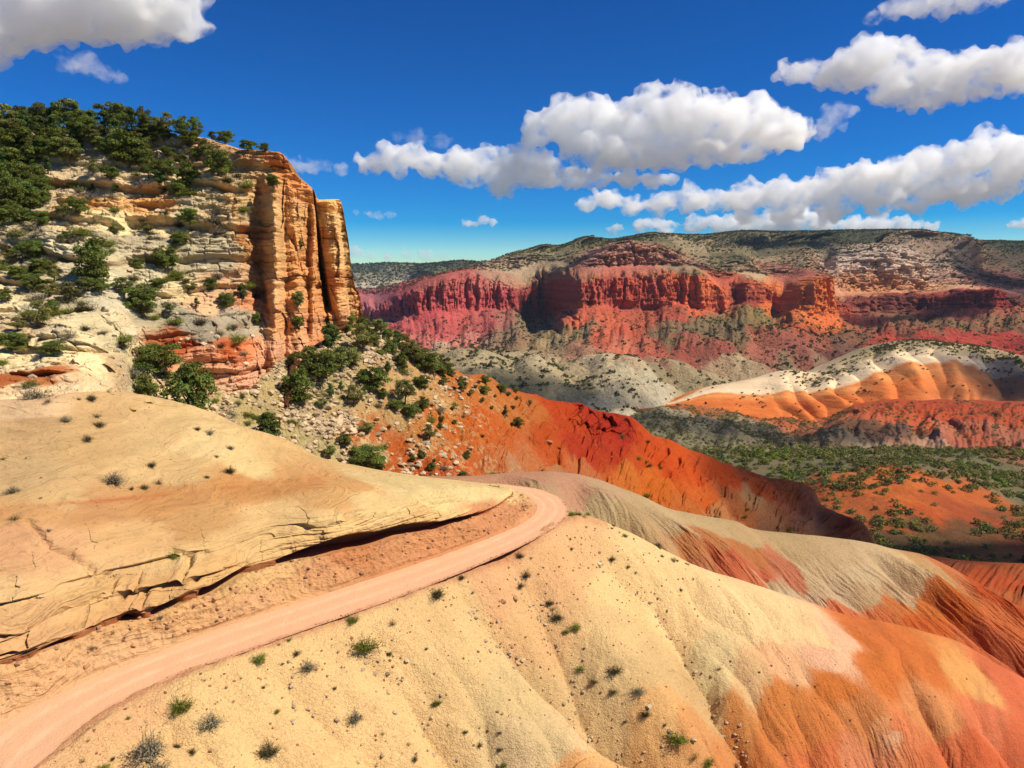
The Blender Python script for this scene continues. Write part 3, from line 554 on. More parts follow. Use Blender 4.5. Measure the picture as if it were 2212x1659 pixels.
# ================================================================ talus slope and the orange ridge behind the road
cr = [(400, 860, 96), (520, 850, 104), (585, 800, 112), (640, 735, 128), (700, 705, 136), (770, 697, 142), (830, 715, 144), (870, 745, 146), (900, 760, 148), (970, 799, 153), (1041, 813, 158), (1091, 838, 163), (1158, 856, 170), (1208, 870, 176), (1247, 874, 181), (1283, 888, 185), (1336, 897, 190), (1361, 903, 193), (1378, 931, 194), (1411, 943, 197), (1450, 956, 200), (1496, 977, 204), (1551, 998, 208), (1593, 1013, 211), (1657, 1032, 214), (1720, 1044, 214), (1754, 1058, 212), (1766, 1086, 210), (1804, 1107, 206), (1846, 1124, 200), (1871, 1141, 198), (1892, 1177, 196), (1960, 1215, 190)]
ft = [(400, 960, 84), (500, 990, 92), (600, 1015, 96), (700, 1035, 99), (800, 1052, 103), (900, 1068, 106), (1000, 1085, 110), (1100, 1110, 114), (1200, 1140, 122), (1300, 1160, 132), (1400, 1180, 142), (1500, 1200, 152), (1600, 1215, 162), (1700, 1235, 172), (1800, 1260, 180), (1960, 1300, 184)]
us = np.linspace(400, 1960, 1500)
c = pchip(np.array(cr)[:, 1:], us, np.array(cr)[:, 0]); f = pchip(np.array(ft)[:, 1:], us, np.array(ft)[:, 0])
C0 = P(us, c[:, 0], c[:, 1]); C3 = P(us, f[:, 0], f[:, 1])
belly = (sstep(560, 760, us) * 1.0)[:, None] * Zu
rows = [C0 + [30, 50, -40], C0 + [8, 14, -7.0], C0, C0 * 0.7 + C3 * 0.3 + belly * 1.0, C0 * 0.36 + C3 * 0.64 + belly * 0.6, C3, C3 + [0, -8, -6]]
tal = Patch(rows, [10, 20, 120, 130, 130, 14], len(us), us=us)
Vt, Ut = tal.V, tal.U; bt = tal.base
ont = sstep(2.0, 2.5, Vt)
dz = ont * (1.6 * fbm(bt, 18, 4, 121) + 0.5 * fbm(bt, 5, 3, 122, mode='billow'))
rightm = sstep(900, 1250, Ut)
q = np.stack([Ut / 46.0 + Vt * 1.15 + 0.8 * fbm(bt, 12, 2, 123), Vt * 0.35, 0 * Ut], -1)
dz += ont * rightm * 2.1 * fbm(q, 1.0, 4, 124, 0.5, 'billow')
q = np.stack([Ut / 13.0 + Vt * 3.4 + 1.2 * fbm(bt, 8, 2, 125), Vt * 0.8, 0 * Ut], -1)
dz += ont * rightm * 0.45 * fbm(q, 1.0, 3, 126, 0.5, 'billow')
dz += ont * (1 - rightm) * (0.5 * fbm(bt, 1.6, 3, 127, mode='ridge') + 0.22 * fbm(bt, 0.7, 2, 128))
dz += sstep(1.5, 2.0, Vt) * (1 - ont) * (1.3 * fbm(bt, 9, 4, 129, 0.6) + 0.5 * fbm(bt, 2.5, 2, 133))
for pts, dep, w in (([(940, 890), (985, 930), (1040, 990), (1080, 1035)], 1.6, 2.2), ([(1060, 850), (1110, 900), (1180, 950), (1230, 990), (1300, 1045)], 2.2, 2.4), ([(1250, 960), (1330, 1010), (1400, 1060)], 1.6, 2.0), ([(1380, 940), (1430, 1000), (1480, 1060), (1520, 1085)], 1.6, 1.8), ([(1500, 985), (1560, 1050), (1600, 1110)], 1.2, 1.8), ([(1620, 1040), (1690, 1110), (1740, 1150)], 1.4, 2.0), ([(800, 780), (820, 870), (870, 960), (930, 1030)], 1.4, 2.4)):
    d, al = tal.line_dist(pts); d = np.abs(d + 1.2 * fbm(bt, 5, 2, 130)); e = np.sin(np.clip(al * 1.1 + 0.1, 0, 1) * math.pi / 2)
    dz -= dep * e * (np.exp(-d / w) * 0.8 + np.exp(-(d / (w * 2.2)) ** 2) * 0.5)
tal.pos[..., 2] += dz
# broken red ledge near the nose of the ridge
lm = np.exp(-((Ut - 1300) / 70) ** 4) * sstep(2.02, 2.1, Vt) * (1 - sstep(2.55, 2.9, Vt))
ob, jb, fb, lb = blocks(bt, 4.0, 1.5, 6)
tal.push(lm * (2.8 * (ob - 0.4) - 1.2 * np.exp(-((fb - 0.15) / 0.15) ** 2) - 0.4 * np.exp(-jb / 0.2)), np.array([0.3, -0.9, 0.3]))
tal.paint([
    (450, 900, (230, 202, 150)), (560, 930, (220, 192, 142)), (620, 960, (206, 184, 134)), (600, 900, (214, 184, 136)), (680, 900, (206, 180, 134)), (740, 840, (212, 186, 142)), (660, 850, (216, 190, 146)), (760, 760, (214, 186, 140)), (820, 760, (222, 180, 132)), (850, 800, (226, 178, 130)), (900, 830, (220, 170, 118)), (760, 900, (222, 176, 128)), (720, 960, (198, 176, 134)), (800, 950, (208, 178, 134)), (880, 880, (214, 170, 122)), (940, 850, (220, 158, 104)),
    (800, 920, (214, 110, 52)), (860, 960, (210, 104, 48)), (760, 930, (208, 118, 62)), (900, 1000, (206, 94, 36)), (960, 1020, (202, 92, 38)), (850, 1000, (204, 100, 44)), (1000, 1000, (216, 106, 52)), (1000, 930, (216, 110, 44)), (1040, 900, (218, 104, 40)), (960, 900, (220, 122, 58)), (1100, 960, (214, 104, 46)), (1080, 1010, (212, 114, 66)), (930, 940, (212, 140, 84)),
    (1000, 830, (214, 122, 62)), (1080, 860, (214, 122, 62)), (1150, 880, (206, 112, 54)), (1180, 920, (204, 84, 30)), (1230, 900, (206, 74, 26)), (1300, 920, (190, 54, 24)), (1350, 930, (184, 48, 26)), (1260, 960, (196, 62, 30)), (1320, 960, (192, 60, 28)), (1200, 970, (214, 96, 42)), (1160, 1000, (212, 122, 76)), (1220, 1030, (200, 134, 96)), (1120, 1030, (206, 146, 112)), (1260, 1010, (210, 120, 76)),
    (1380, 980, (212, 86, 26)), (1440, 1000, (220, 84, 24)), (1500, 1020, (222, 88, 26)), (1420, 1040, (224, 112, 36)), (1520, 1060, (220, 104, 40)), (1580, 1030, (222, 86, 28)), (1350, 1010, (222, 120, 52)), (1480, 1090, (206, 110, 50)), (1640, 1050, (208, 92, 44)), (1700, 1060, (182, 96, 58)), (1600, 1090, (196, 112, 66)), (1660, 1110, (190, 124, 86)), (1740, 1090, (190, 110, 82)), (1760, 1120, (196, 130, 100)), (1680, 1150, (190, 126, 90)), (1560, 1110, (200, 130, 84)), (1820, 1140, (190, 112, 76)), (1850, 1170, (190, 124, 88)), (1620, 1060, (196, 140, 100)),
], warp=4.0, ws=(12, 12, 6), sharp=3.0, metric=(1, 0.8, 1.3))
rub = (1 - rightm) * np.clip(0.5 + 1.6 * fbm(bt, 6, 3, 131), 0, 1) * (fbm(bt, 1.1, 2, 132) > 0.12)
tal.tint((240, 214, 170), rub * 0.6 * ont)
tal.col *= np.array([1.0, 1.0, 0.78])
M_tal = mat_ground('talus_soil', gain=0.57, var=0.22, var_s=0.22, grain_s=1.6, grain=0.22, bump=((0.5, 0.4), (2.4, 0.2)), crack=0.03, crack_s=1.6, speck=0.4, speck_s=2.6)
tal.build('talus_ridge_ground', M_tal)

# ---- grey and pink badland spur between the road and the orange ridge
Tn = [(900, 1030, 108), (1000, 1030, 112), (1100, 1022, 118), (1200, 1020, 124), (1279, 1033, 128), (1342, 1056, 131), (1397, 1079, 133), (1444, 1102, 135), (1488, 1111, 137), (1585, 1128, 140), (1627, 1145, 141), (1699, 1154, 142), (1804, 1164, 143), (1888, 1177, 144), (1930, 1187, 145), (2000, 1202, 146), (2060, 1230, 146), (2130, 1275, 145), (2200, 1325, 144), (2330, 1400, 142)]
tw = np.array([P(*t) for t in Tn])
shift = np.array([10, 14, 18, 22, 26, 30, 33, 34, 34, 33, 33, 32, 30, 28, 26, 24, 22, 20, 18, 16.0])
dn = np.stack([shift * 0.55, -shift * 1.05, -shift * 0.52], 1)
rows = [tw + [18, 34, -30], tw + [4, 8, -4.5], tw, tw + dn * 0.33 + Zu * 1.6, tw + dn * 0.7 + Zu * 1.2, tw + dn * 1.3]
spur = Patch(rows, [8, 20, 120, 130, 110], 1300)
Vs, Us = spur.V, spur.U; bs_ = spur.base; ons = sstep(2.0, 2.6, Vs)
dz = ons * 0.8 * fbm(bs_, 14, 3, 141)
q = np.stack([Us * 0.75 + 0.35 * fbm(bs_, 14, 2, 142) - 0.12 * Vs, Vs * 0.2, 0 * Us], -1); dz += sstep(2.15, 3.2, Vs) * 3.4 * fbm(q, 1.0, 1, 143, 0.4, 'billow')
q = np.stack([Us * 6.0 + 0.8 * fbm(bs_, 6, 2, 144), Vs * 1.0, 0 * Us], -1); dz += sstep(2.2, 3.2, Vs) * 0.45 * fbm(q, 1.0, 3, 145, 0.5, 'billow')
dz += sstep(1.4, 2.0, Vs) * (1 - ons) * 0.4 * fbm(bs_, 9, 2, 146) + ons * 0.10 * fbm(bs_, 1.2, 3, 147)
spur.pos[..., 2] += dz
spur.paint([
    (1150, 1040, (196, 150, 116)), (1250, 1050, (200, 156, 122)), (1180, 1060, (190, 160, 120)), (1320, 1070, (198, 168, 128)), (1400, 1100, (196, 172, 126)), (1300, 1100, (196, 176, 130)), (1460, 1130, (204, 180, 134)), (1540, 1130, (200, 176, 128)), (1440, 1180, (196, 160, 112)), (1400, 1150, (196, 168, 120)), (1600, 1140, (196, 170, 122)), (1380, 1130, (190, 166, 120)),
    (1500, 1190, (196, 132, 80)), (1560, 1180, (196, 134, 82)), (1620, 1190, (190, 124, 74)), (1560, 1220, (198, 112, 72)), (1640, 1220, (200, 108, 74)), (1700, 1210, (200, 128, 92)), (1600, 1240, (200, 110, 72)), (1500, 1215, (194, 128, 84)),
    (1720, 1180, (196, 172, 124)), (1820, 1190, (204, 180, 134)), (1900, 1200, (214, 190, 144)), (1760, 1230, (206, 182, 138)), (1700, 1260, (206, 184, 146)), (1800, 1260, (210, 186, 146)), (1760, 1290, (212, 186, 148)), (1860, 1230, (212, 190, 146)), (1960, 1220, (218, 190, 140)), (1880, 1265, (200, 174, 130)), (1960, 1270, (206, 176, 134)), (2030, 1230, (204, 166, 112)), (1660, 1240, (200, 172, 132)),
    (1640, 1270, (208, 126, 84)), (1760, 1310, (214, 132, 88)), (1840, 1320, (216, 126, 82)), (1900, 1310, (212, 124, 72)), (1950, 1290, (210, 128, 68)), (2010, 1290, (208, 120, 56)), (2060, 1270, (206, 118, 56)), (1900, 1340, (214, 122, 72)), (2000, 1340, (210, 108, 48)), (2080, 1320, (212, 112, 48)), (2150, 1330, (214, 120, 66)), (2100, 1380, (210, 116, 66)), (2180, 1380, (210, 112, 66)), (2200, 1420, (206, 110, 66)), (2120, 1260, (204, 96, 46)), (2050, 1225, (206, 128, 78)),
], warp=2.6, ws=(12, 12, 4), sharp=5.0, metric=(1, 0.8, 1.6))
spur.col *= np.array([1.07, 0.96, 0.92])
M_spur = mat_ground('banded_clay', gain=0.64, var=0.10, var_s=0.2, grain_s=1.8, grain=0.14, bump=((0.6, 0.3), (2.6, 0.13)), crack=0.035, crack_s=1.8, speck=0.25, speck_s=3.0)
spur.build('banded_badland_ground', M_spur)
# ---- low red ground beyond the spur's end
us = np.linspace(1850, 2480, 300)
rows = rows_px([[(1850, 1195, 200), (2036, 1206, 190), (2078, 1212, 190), (2212, 1218, 195), (2480, 1228, 205)], [(1850, 1260, 170), (2100, 1270, 168), (2480, 1290, 170)], [(1850, 1420, 150), (2480, 1440, 150)]], us)
rows = np.concatenate([[rows[0] + [25, 60, -50]], [rows[0] + [4, 10, -5]], rows])
lowr = Patch(rows, [6, 12, 70, 60], 300, us=us)
q = np.stack([lowr.U / 40 + lowr.V, lowr.V * 0.4, 0 * lowr.U], -1)
lowr.pos[..., 2] += sstep(2.0, 2.4, lowr.V) * (1.8 * fbm(q, 1, 4, 151, 0.5, 'billow') + 0.8 * fbm(lowr.base, 10, 3, 152))
lowr.paint([(2060, 1215, (206, 110, 60)), (2120, 1230, (200, 90, 40)), (2200, 1230, (186, 92, 44)), (2180, 1260, (204, 90, 40)), (2210, 1290, (206, 112, 60))], warp=4, ws=10, sharp=3)
lowr.build('red_clay_ground', M_tal)
# ================================================================ valley, hills and the far cliffs
VZ = -118.0
def vfloor(px, py): return PZ(px, py, VZ)
# ---- one sheet of ground to the horizon
N_ = 260
gx = np.sign(np.linspace(-1, 1, N_)) * np.abs(np.linspace(-1, 1, N_)) ** 3 * 8800; gy = np.linspace(-0.12, 1, N_) ** 1
gy = np.sign(gy) * np.abs(gy) ** 3 * 9000 + 250
X, Yg = np.meshgrid(gx, gy)
sheet = _R(np.stack([X, Yg, np.full_like(X, VZ - 70)], -1))
sheet.pos[..., 2] += 6 * fbm(sheet.pos, 300, 3, 160)
sheet.pos = sheet.pos[::-1]; sheet.base = sheet.pos.copy()
sheet.col = np.broadcast_to(lin((170, 140, 104)), sheet.pos.shape).copy()
M_valley = mat_ground('valley_soil', gain=0.64, var=0.25, var_s=0.02, grain_s=0.25, grain=0.25, bump=((0.08, 2.0), (0.5, 0.6)))
sheet.build('desert_plain_ground', M_valley)

# ---- valley floor with its low hills (seen from about 250 m to 800 m)
us = np.linspace(1250, 2600, 700)
rows = rows_px([
    [(1250, 868, 900), (1450, 872, 900), (1640, 868, 960), (1850, 860, 960), (2100, 865, 960), (2600, 860, 960)],
    [(1250, 905, 640), (1400, 886, 720), (1500, 878, 760), (1640, 902, 760), (1774, 906, 760), (1845, 880, 740), (1952, 868, 740), (2101, 868, 740), (2190, 874, 720), (2600, 860, 700)],
    [(1250, 930, 590), (1450, 905, 640), (1560, 910, 640), (1640, 925, 640), (1700, 950, 620), (1850, 905, 640), (1980, 915, 640), (2100, 900, 640), (2212, 915, 630), (2600, 900, 600)],
    [(1250, 985, 510), (1500, 965, 530), (1700, 968, 540), (1850, 965, 545), (2000, 966, 545), (2212, 970, 540), (2600, 980, 520)],
    [(1250, 1060, 420), (1700, 1040, 440), (1804, 1019, 430), (1930, 1008, 430), (1972, 1006, 430), (2057, 1022, 430), (2141, 1052, 425), (2212, 1075, 420), (2600, 1100, 400)],
    [(1250, 1130, 350), (1700, 1110, 370), (1850, 1095, 372), (1930, 1085, 374), (2060, 1100, 370), (2212, 1125, 355), (2600, 1160, 330)],
    [(1250, 1230, 290), (1800, 1180, 318), (1950, 1170, 325), (2212, 1205, 300), (2600, 1240, 280)],
    [(1250, 1380, 225), (1800, 1360, 235), (2212, 1350, 235), (2600, 1360, 225)]], us)
val = Patch(rows, [40, 90, 90, 90, 90, 90, 60], len(us), us=us)
Vv, Uv = val.V, val.U; bv = val.base
dz = 3.0 * fbm(bv, 60, 4, 161) + 0.7 * fbm(bv, 12, 3, 162)
hl = sstep(0.9, 1.3, Vv) * (1 - sstep(2.8, 3.2, Vv))
q = np.stack([Uv / 95.0 + 0.5 * fbm(bv, 80, 2, 163), Vv * 0.5, 0 * Uv], -1); dz += hl * 9.0 * fbm(q, 1.0, 4, 164, 0.5, 'billow')
q = np.stack([Uv / 28.0 + 0.5 * fbm(bv, 40, 2, 165), Vv * 1.2, 0 * Uv], -1); dz += hl * sstep(1780, 1850, Uv) * 3.0 * fbm(q, 1.0, 3, 166, 0.5, 'billow')
val.pos[..., 2] += dz
val.paint([
    (1400, 900, (150, 138, 104)), (1500, 900, (168, 152, 118)), (1600, 920, (164, 146, 112)), (1500, 940, (150, 138, 104)), (1680, 940, (160, 142, 110)), (1400, 950, (140, 130, 96)), (1560, 960, (140, 130, 98)), (1470, 880, (190, 110, 60)), (1700, 905, (196, 106, 66)), (1760, 920, (186, 112, 78)), (1780, 945, (166, 138, 106)), (1850, 940, (166, 142, 110)),
    (1860, 890, (200, 102, 58)), (1940, 885, (204, 96, 50)), (2040, 885, (196, 84, 42)), (2150, 890, (190, 84, 46)), (1990, 915, (206, 104, 64)), (2060, 920, (200, 118, 84)), (2020, 945, (196, 150, 118)), (2110, 930, (190, 98, 66)), (2180, 940, (184, 110, 80)), (2080, 955, (186, 104, 78)), (1950, 930, (180, 130, 98)), (1900, 910, (172, 120, 84)),
    (1600, 990, (128, 120, 88)), (1750, 985, (136, 126, 92)), (1900, 985, (130, 122, 88)), (2100, 985, (126, 118, 82)), (1700, 1020, (130, 120, 84)), (2150, 1030, (130, 118, 84)), (2000, 1000, (134, 120, 86)), (1800, 1000, (130, 122, 86)), (1650, 1010, (132, 120, 84)),
    (1800, 1040, (214, 112, 54)), (1870, 1040, (220, 118, 58)), (1950, 1035, (222, 120, 56)), (2040, 1050, (218, 112, 48)), (2110, 1075, (214, 110, 50)), (1850, 1085, (196, 104, 52)), (1950, 1080, (214, 112, 50)), (1980, 1110, (206, 98, 44)), (2060, 1095, (190, 92, 46)), (2180, 1110, (160, 90, 50)), (1900, 1125, (186, 100, 50)), (1780, 1070, (190, 100, 50)),
    (2000, 1150, (116, 84, 50)), (2100, 1160, (126, 88, 52)), (2200, 1170, (140, 84, 50)), (1950, 1170, (104, 78, 48)), (2060, 1200, (130, 82, 50)),
], warp=14, ws=(45, 45, 20), sharp=3.4, metric=(1, 0.45, 2.0))
M_hills = mat_ground('far_hill_soil', gain=0.62, var=0.22, var_s=0.05, grain_s=0.5, grain=0.28, bump=((0.12, 1.6), (0.6, 0.5)))
val.build('valley_floor_ground', M_hills)

# ---- the white and orange slickrock hump
us = np.linspace(1430, 2600, 900)
hc = [(1430, 873, 790), (1446, 871, 790), (1542, 838, 810), (1600, 828, 830), (1653, 817, 850), (1717, 801, 860), (1760, 806, 870), (1800, 790, 880), (1852, 767, 900), (1905, 746, 920), (1977, 735, 930), (2083, 744, 930), (2140, 752, 930), (2212, 768, 925), (2600, 800, 900)]
hf = [(1430, 876, 780), (1500, 884, 770), (1639, 902, 755), (1774, 906, 750), (1845, 890, 752), (1952, 876, 752), (2101, 876, 752), (2187, 882, 745), (2600, 880, 740)]
c = pchip(np.array(hc)[:, 1:], us, np.array(hc)[:, 0]); f = pchip(np.array(hf)[:, 1:], us, np.array(hf)[:, 0])
C0 = P(us, c[:, 0], c[:, 1]); C3 = P(us, f[:, 0], f[:, 1])
wh = sstep(1440, 1700, us)[:, None] * Zu
rows = [C0 + [20, 170, -60], C0 + [0, 40, -5], C0, C0 * 0.62 + C3 * 0.38 + wh * 6, C0 * 0.25 + C3 * 0.75 + wh * 4, C3, C3 + [0, -30, -16]]
hump = Patch(rows, [10, 20, 90, 90, 60, 8], len(us), us=us)
Vu, Uu = hump.V, hump.U; bu = hump.base; onu = sstep(2.02, 2.7, Vu)
q = np.stack([Uu / 88.0 - Vu * 0.28 + 0.35 * fbm(bu, 70, 2, 171), Vu * 0.22, 0 * Uu], -1)
amp = sstep(1640, 1760, Uu)
big = fbm(q, 1.0, 2, 175, 0.35, 'billow')
hump.push(onu * amp * 20.0 * big + onu * 2.0 * fbm(bu, (40, 40, 14), 3, 173), np.array([0.25, -0.75, 0.55]))
hump.pos[..., 2] += onu * 0.5 * fbm(bu, (16, 16, 3), 3, 174)
zrel = (hump.base[..., 2] - C3[None, :, 2]) / np.maximum(C0[None, :, 2] - C3[None, :, 2], 1.0)
zz = zrel + 0.10 * fbm(bu, (60, 60, 30), 4, 176) + 0.04 * fbm(bu, 12, 3, 177)
cream, orng, pale = lin((250, 218, 174)), lin((230, 126, 60)), lin((246, 178, 104))
thr = 0.80 - 0.20 * sstep(1560, 1740, Uu) + 0.05 * np.sin(Uu / 45.0) + 0.04 * sstep(1850, 1950, Uu)
low = 1 - sstep(thr - 0.05, thr + 0.03, zz)
hump.col = np.broadcast_to(cream, bu.shape) * (1 - low[..., None]) + orng * low[..., None]
mid = np.exp(-((zz - thr + 0.12) / 0.09) ** 2) * 0.5; hump.col = hump.col * (1 - mid[..., None]) + pale * mid[..., None]
bands = np.clip(fbm(np.stack([0 * Uu, 0 * Uu, bu[..., 2] * 0.35 + 0.4 * fbm(bu, 50, 2, 178)], -1), 1.0, 3, 179) * 1.6, -1, 1)
hump.col *= (1 + 0.16 * bands)[..., None]
hump.tint((190, 84, 34), low * np.clip(fbm(bu, (24, 24, 5), 3, 180) * 2 - 0.1, 0, 1) * 0.5)
brush = sstep(0.70, 0.92, zz + 0.12 * fbm(bu, 22, 3, 181)) * sstep(1640, 1900, Uu)
hump.tint((158, 140, 100), brush * 0.9)
rgt = sstep(1960, 2160, Uu) * (1 - low) * 0 + sstep(2110, 2200, Uu) * (1 - 0.3 * low)
hump.tint((170, 140, 106), np.clip(rgt, 0, 1) * 0.85)
hump.tint((176, 118, 74), low * sstep(1960, 2060, Uu) * 0.45)
M_hump = mat_ground('banded_slickrock', gain=0.78, var=0.10, var_s=0.06, grain_s=0.6, grain=0.12, bump=((0.10, 1.2), (0.5, 0.35)), strata=0.12, strata_s=0.5, strata_bump=0.8)
hump.build('banded_slickrock_hill', M_hump)

# ---- cliffs, buttes and mesa across the valley: rows run from the foot up to the plateau
R = [
 # 0 hidden foot
 [(600, 960, 520), (1000, 960, 520), (1300, 950, 560), (1420, 940, 660), (1500, 925, 860), (1700, 925, 900), (2600, 930, 900)],
 # 1 grey and cream badlands
 [(600, 850, 700), (800, 850, 700), (1000, 868, 690), (1200, 872, 690), (1350, 862, 720), (1430, 858, 830), (1500, 848, 900), (1600, 838, 960), (1800, 800, 1050), (2212, 790, 1020), (2600, 790, 1020)],
 # 2 grey hills' shoulder
 [(600, 800, 900), (900, 800, 900), (1000, 790, 900), (1080, 782, 900), (1160, 775, 880), (1300, 795, 850), (1400, 790, 940), (1500, 780, 1020), (1600, 776, 1060), (1750, 760, 1120), (1900, 750, 1150), (2000, 730, 1150), (2212, 735, 1150), (2600, 735, 1150)],
 # 3 foot of the red talus
 [(600, 730, 1180), (830, 742, 1150), (950, 752, 1130), (1050, 748, 1130), (1150, 735, 1120), (1250, 720, 1120), (1330, 742, 1050), (1420, 735, 1080), (1500, 738, 1080), (1590, 742, 1100), (1650, 730, 1200), (1720, 725, 1200), (1800, 722, 1240), (1880, 720, 1260), (1990, 712, 1240), (2100, 708, 1240), (2212, 700, 1240), (2600, 700, 1240)],
 # 4 foot of the red cliff
 [(600, 690, 1600), (780, 692, 1600), (831, 685, 1500), (909, 677, 1370), (998, 671, 1430), (1105, 672, 1500), (1135, 680, 1600), (1170, 682, 1580), (1210, 664, 1430), (1250, 667, 1270), (1318, 656, 1320), (1400, 664, 1380), (1464, 658, 1400), (1500, 664, 1400), (1557, 674, 1460), (1575, 660, 1540), (1620, 656, 1500), (1674, 657, 1540), (1700, 680, 1370), (1760, 688, 1400), (1834, 686, 1460), (1880, 680, 1480), (1950, 678, 1500), (2060, 672, 1440), (2130, 668, 1440), (2212, 668, 1500), (2600, 668, 1440)],
 # 5 rim of the red cliff
 [(600, 655, 1650), (780, 660, 1640), (831, 668, 1530), (859, 645, 1480), (906, 624, 1390), (963, 603, 1430), (1005, 597, 1460), (1069, 604, 1500), (1105, 616, 1520), (1125, 625, 1620), (1160, 600, 1640), (1200, 580, 1580), (1232, 596, 1400), (1252, 600, 1290), (1318, 598, 1345), (1400, 594, 1400), (1440, 590, 1420), (1490, 588, 1440), (1532, 600, 1460), (1562, 632, 1490), (1575, 618, 1590), (1610, 606, 1560), (1650, 612, 1590), (1690, 630, 1560), (1715, 618, 1440), (1740, 604, 1440), (1768, 600, 1460), (1790, 630, 1490), (1830, 650, 1520), (1880, 640, 1540), (1960, 636, 1560), (2040, 634, 1500), (2090, 626, 1480), (2150, 622, 1500), (2180, 634, 1520), (2212, 646, 1540), (2600, 650, 1490)],
 # 6 bench above it
 [(600, 640, 1900), (800, 640, 1900), (859, 634, 1600), (906, 612, 1540), (963, 592, 1560), (1030, 585, 1600), (1105, 588, 1660), (1160, 572, 1720), (1210, 566, 1700), (1261, 580, 1420), (1318, 578, 1460), (1400, 574, 1510), (1490, 574, 1540), (1560, 606, 1590), (1610, 590, 1680), (1690, 600, 1700), (1760, 596, 1560), (1830, 632, 1640), (1900, 630, 1700), (2000, 632, 1700), (2090, 618, 1640), (2212, 630, 1640), (2600, 630, 1640)],
 # 7 top of the upper rocks (white cliffs, crag of the big butte)
 [(600, 630, 2100), (800, 624, 2100), (906, 600, 1900), (1005, 578, 1800), (1080, 560, 1800), (1140, 552, 1820), (1200, 556, 1800), (1250, 558, 1600), (1290, 552, 1500), (1318, 537, 1510), (1354, 530, 1530), (1390, 537, 1560), (1443, 551, 1590), (1496, 572, 1630), (1540, 575, 1760), (1600, 566, 1760), (1640, 582, 1780), (1690, 560, 1860), (1740, 545, 1860), (1780, 575, 1900), (1816, 553, 1840), (1888, 544, 1830), (1960, 562, 1840), (2009, 592, 1860), (2040, 570, 1900), (2080, 585, 1900), (2130, 600, 1960), (2212, 600, 2000), (2600, 600, 2000)],
 # 8 slopes under the rim
 [(600, 640, 2600), (900, 620, 2400), (1000, 590, 2300), (1080, 556, 2060), (1140, 542, 2050), (1201, 534, 2040), (1265, 518, 2050), (1318, 520, 2100), (1400, 510, 2150), (1500, 520, 2150), (1600, 520, 2160), (1800, 518, 2160), (1977, 512, 2160), (2051, 518, 2180), (2120, 545, 2250), (2212, 550, 2300), (2600, 550, 2300)],
 # 9 rim of the mesa
 [(600, 660, 3000), (900, 640, 2900), (1000, 600, 2700), (1059, 569, 2350), (1105, 551, 2250), (1140, 540, 2230), (1176, 530, 2230), (1201, 532, 2240), (1265, 515, 2260), (1318, 518, 2300), (1354, 513, 2330), (1407, 504, 2360), (1454, 507, 2370), (1514, 508, 2370), (1603, 499, 2360), (1674, 501, 2360), (1781, 499, 2360), (1888, 497, 2360), (1977, 497, 2360), (2009, 502, 2370), (2051, 506, 2380), (2087, 519, 2420), (2150, 521, 2500), (2212, 522, 2520), (2600, 524, 2520)],
]
us = np.linspace(600, 2600, 1500)
rows = list(rows_px(R, us)); rows += [rows[-1] + [0, 500, 2], rows[-1] + [0, 2500, -30]]
far = Patch(rows, [20, 60, 80, 80, 90, 24, 80, 60, 60, 10, 6], len(us), us=us)
Vf, Uf = far.V, far.U; bf = far.base
toward = np.array([0.15, -0.98, 0.1])
cl = sstep(3.9, 4.15, Vf) * (1 - sstep(5.2, 5.8, Vf))          # the red wall
up_ = sstep(5.9, 6.4, Vf) * (1 - sstep(7.2, 7.6, Vf))          # the pale upper rocks
ta = sstep(2.6, 3.2, Vf) * (1 - sstep(3.8, 4.05, Vf))          # talus
ba = sstep(0.35, 0.9, Vf) * (1 - sstep(2.8, 3.3, Vf))           # badlands
sl = sstep(7.3, 7.9, Vf) * (1 - sstep(8.3, 8.85, Vf))           # brushy slopes under the rim
wu = Uf + 10 * fbm(bf, (160, 160, 60), 2, 190)
def fl(sc, sd, v=0.1, o=4, mode='billow'): return fbm(np.stack([wu / sc, Vf * v, 0 * Uf], -1), 1.0, o, sd, 0.55, mode)
cone = np.exp(-(np.abs(Uf - 1752) / (20 + 26 * np.clip(5.6 - Vf, 0, 3))) ** 4) * sstep(3.0, 3.5, Vf) * (1 - sstep(5.5, 5.9, Vf))
crag = np.exp(-((Uf - 1380) / 130) ** 4); wht = np.exp(-((Uf - 1915) / 115) ** 4)
am = cl * (34 * fl(75, 191, 0.08) + 18 * fl(19, 192, 0.3) + 8 * fbm(bf, (45, 45, 60), 3, 207, 0.55, 'ridge')) + up_ * ((20 + 14 * crag + 20 * wht) * fl(46, 193, 0.5) + (9 + 8 * wht) * fl(13, 194, 0.8))
am += 48 * cone * (0.35 + 0.65 * np.clip(1 - np.abs(Uf - 1760) / 90, 0, 1))
am += up_ * 18 * fbm(bf, (60, 60, 30), 4, 195, 0.6, 'ridge')
am += sl * (190 * fl(130, 196, 0.35) + 14 * fl(25, 197, 0.8)) * (1 - 0.0 * crag)
oc, jc, fc, lc = blocks(bf / 8.0 + 0.5 * fbm(bf, 60, 3, 245)[..., None], 3.6, 1.6, 8); oc2, jc2, fc2, lc2 = blocks(bf / 8.0, 1.3, 0.8, 9)
am += (cl * 6 + up_ * (14 + 14 * crag + 16 * wht)) * (oc - 0.5) + (cl * 4 + up_ * 9 + ta * 3) * (oc2 - 0.5) - up_ * 8 * np.exp(-jc / 0.18) + (cl * 1.2 + ta * 2.0) * (hash1(np.floor((bf[..., 2] + 6 * fbm(bf, 120, 2, 198)) / 6.0)) - 0.5)
am += cl * 3 * fbm(bf, (20, 20, 12), 3, 199)
def cracks(sc, sd, w): return np.exp(-(np.abs(perlin(np.stack([wu / sc, bf[..., 2] / 160.0, 0 * Uf], -1), sd)) / w))
ck = cracks(26, 241, 0.05) + 0.7 * cracks(11, 242, 0.06)
am -= (cl * 9 + up_ * 14) * ck
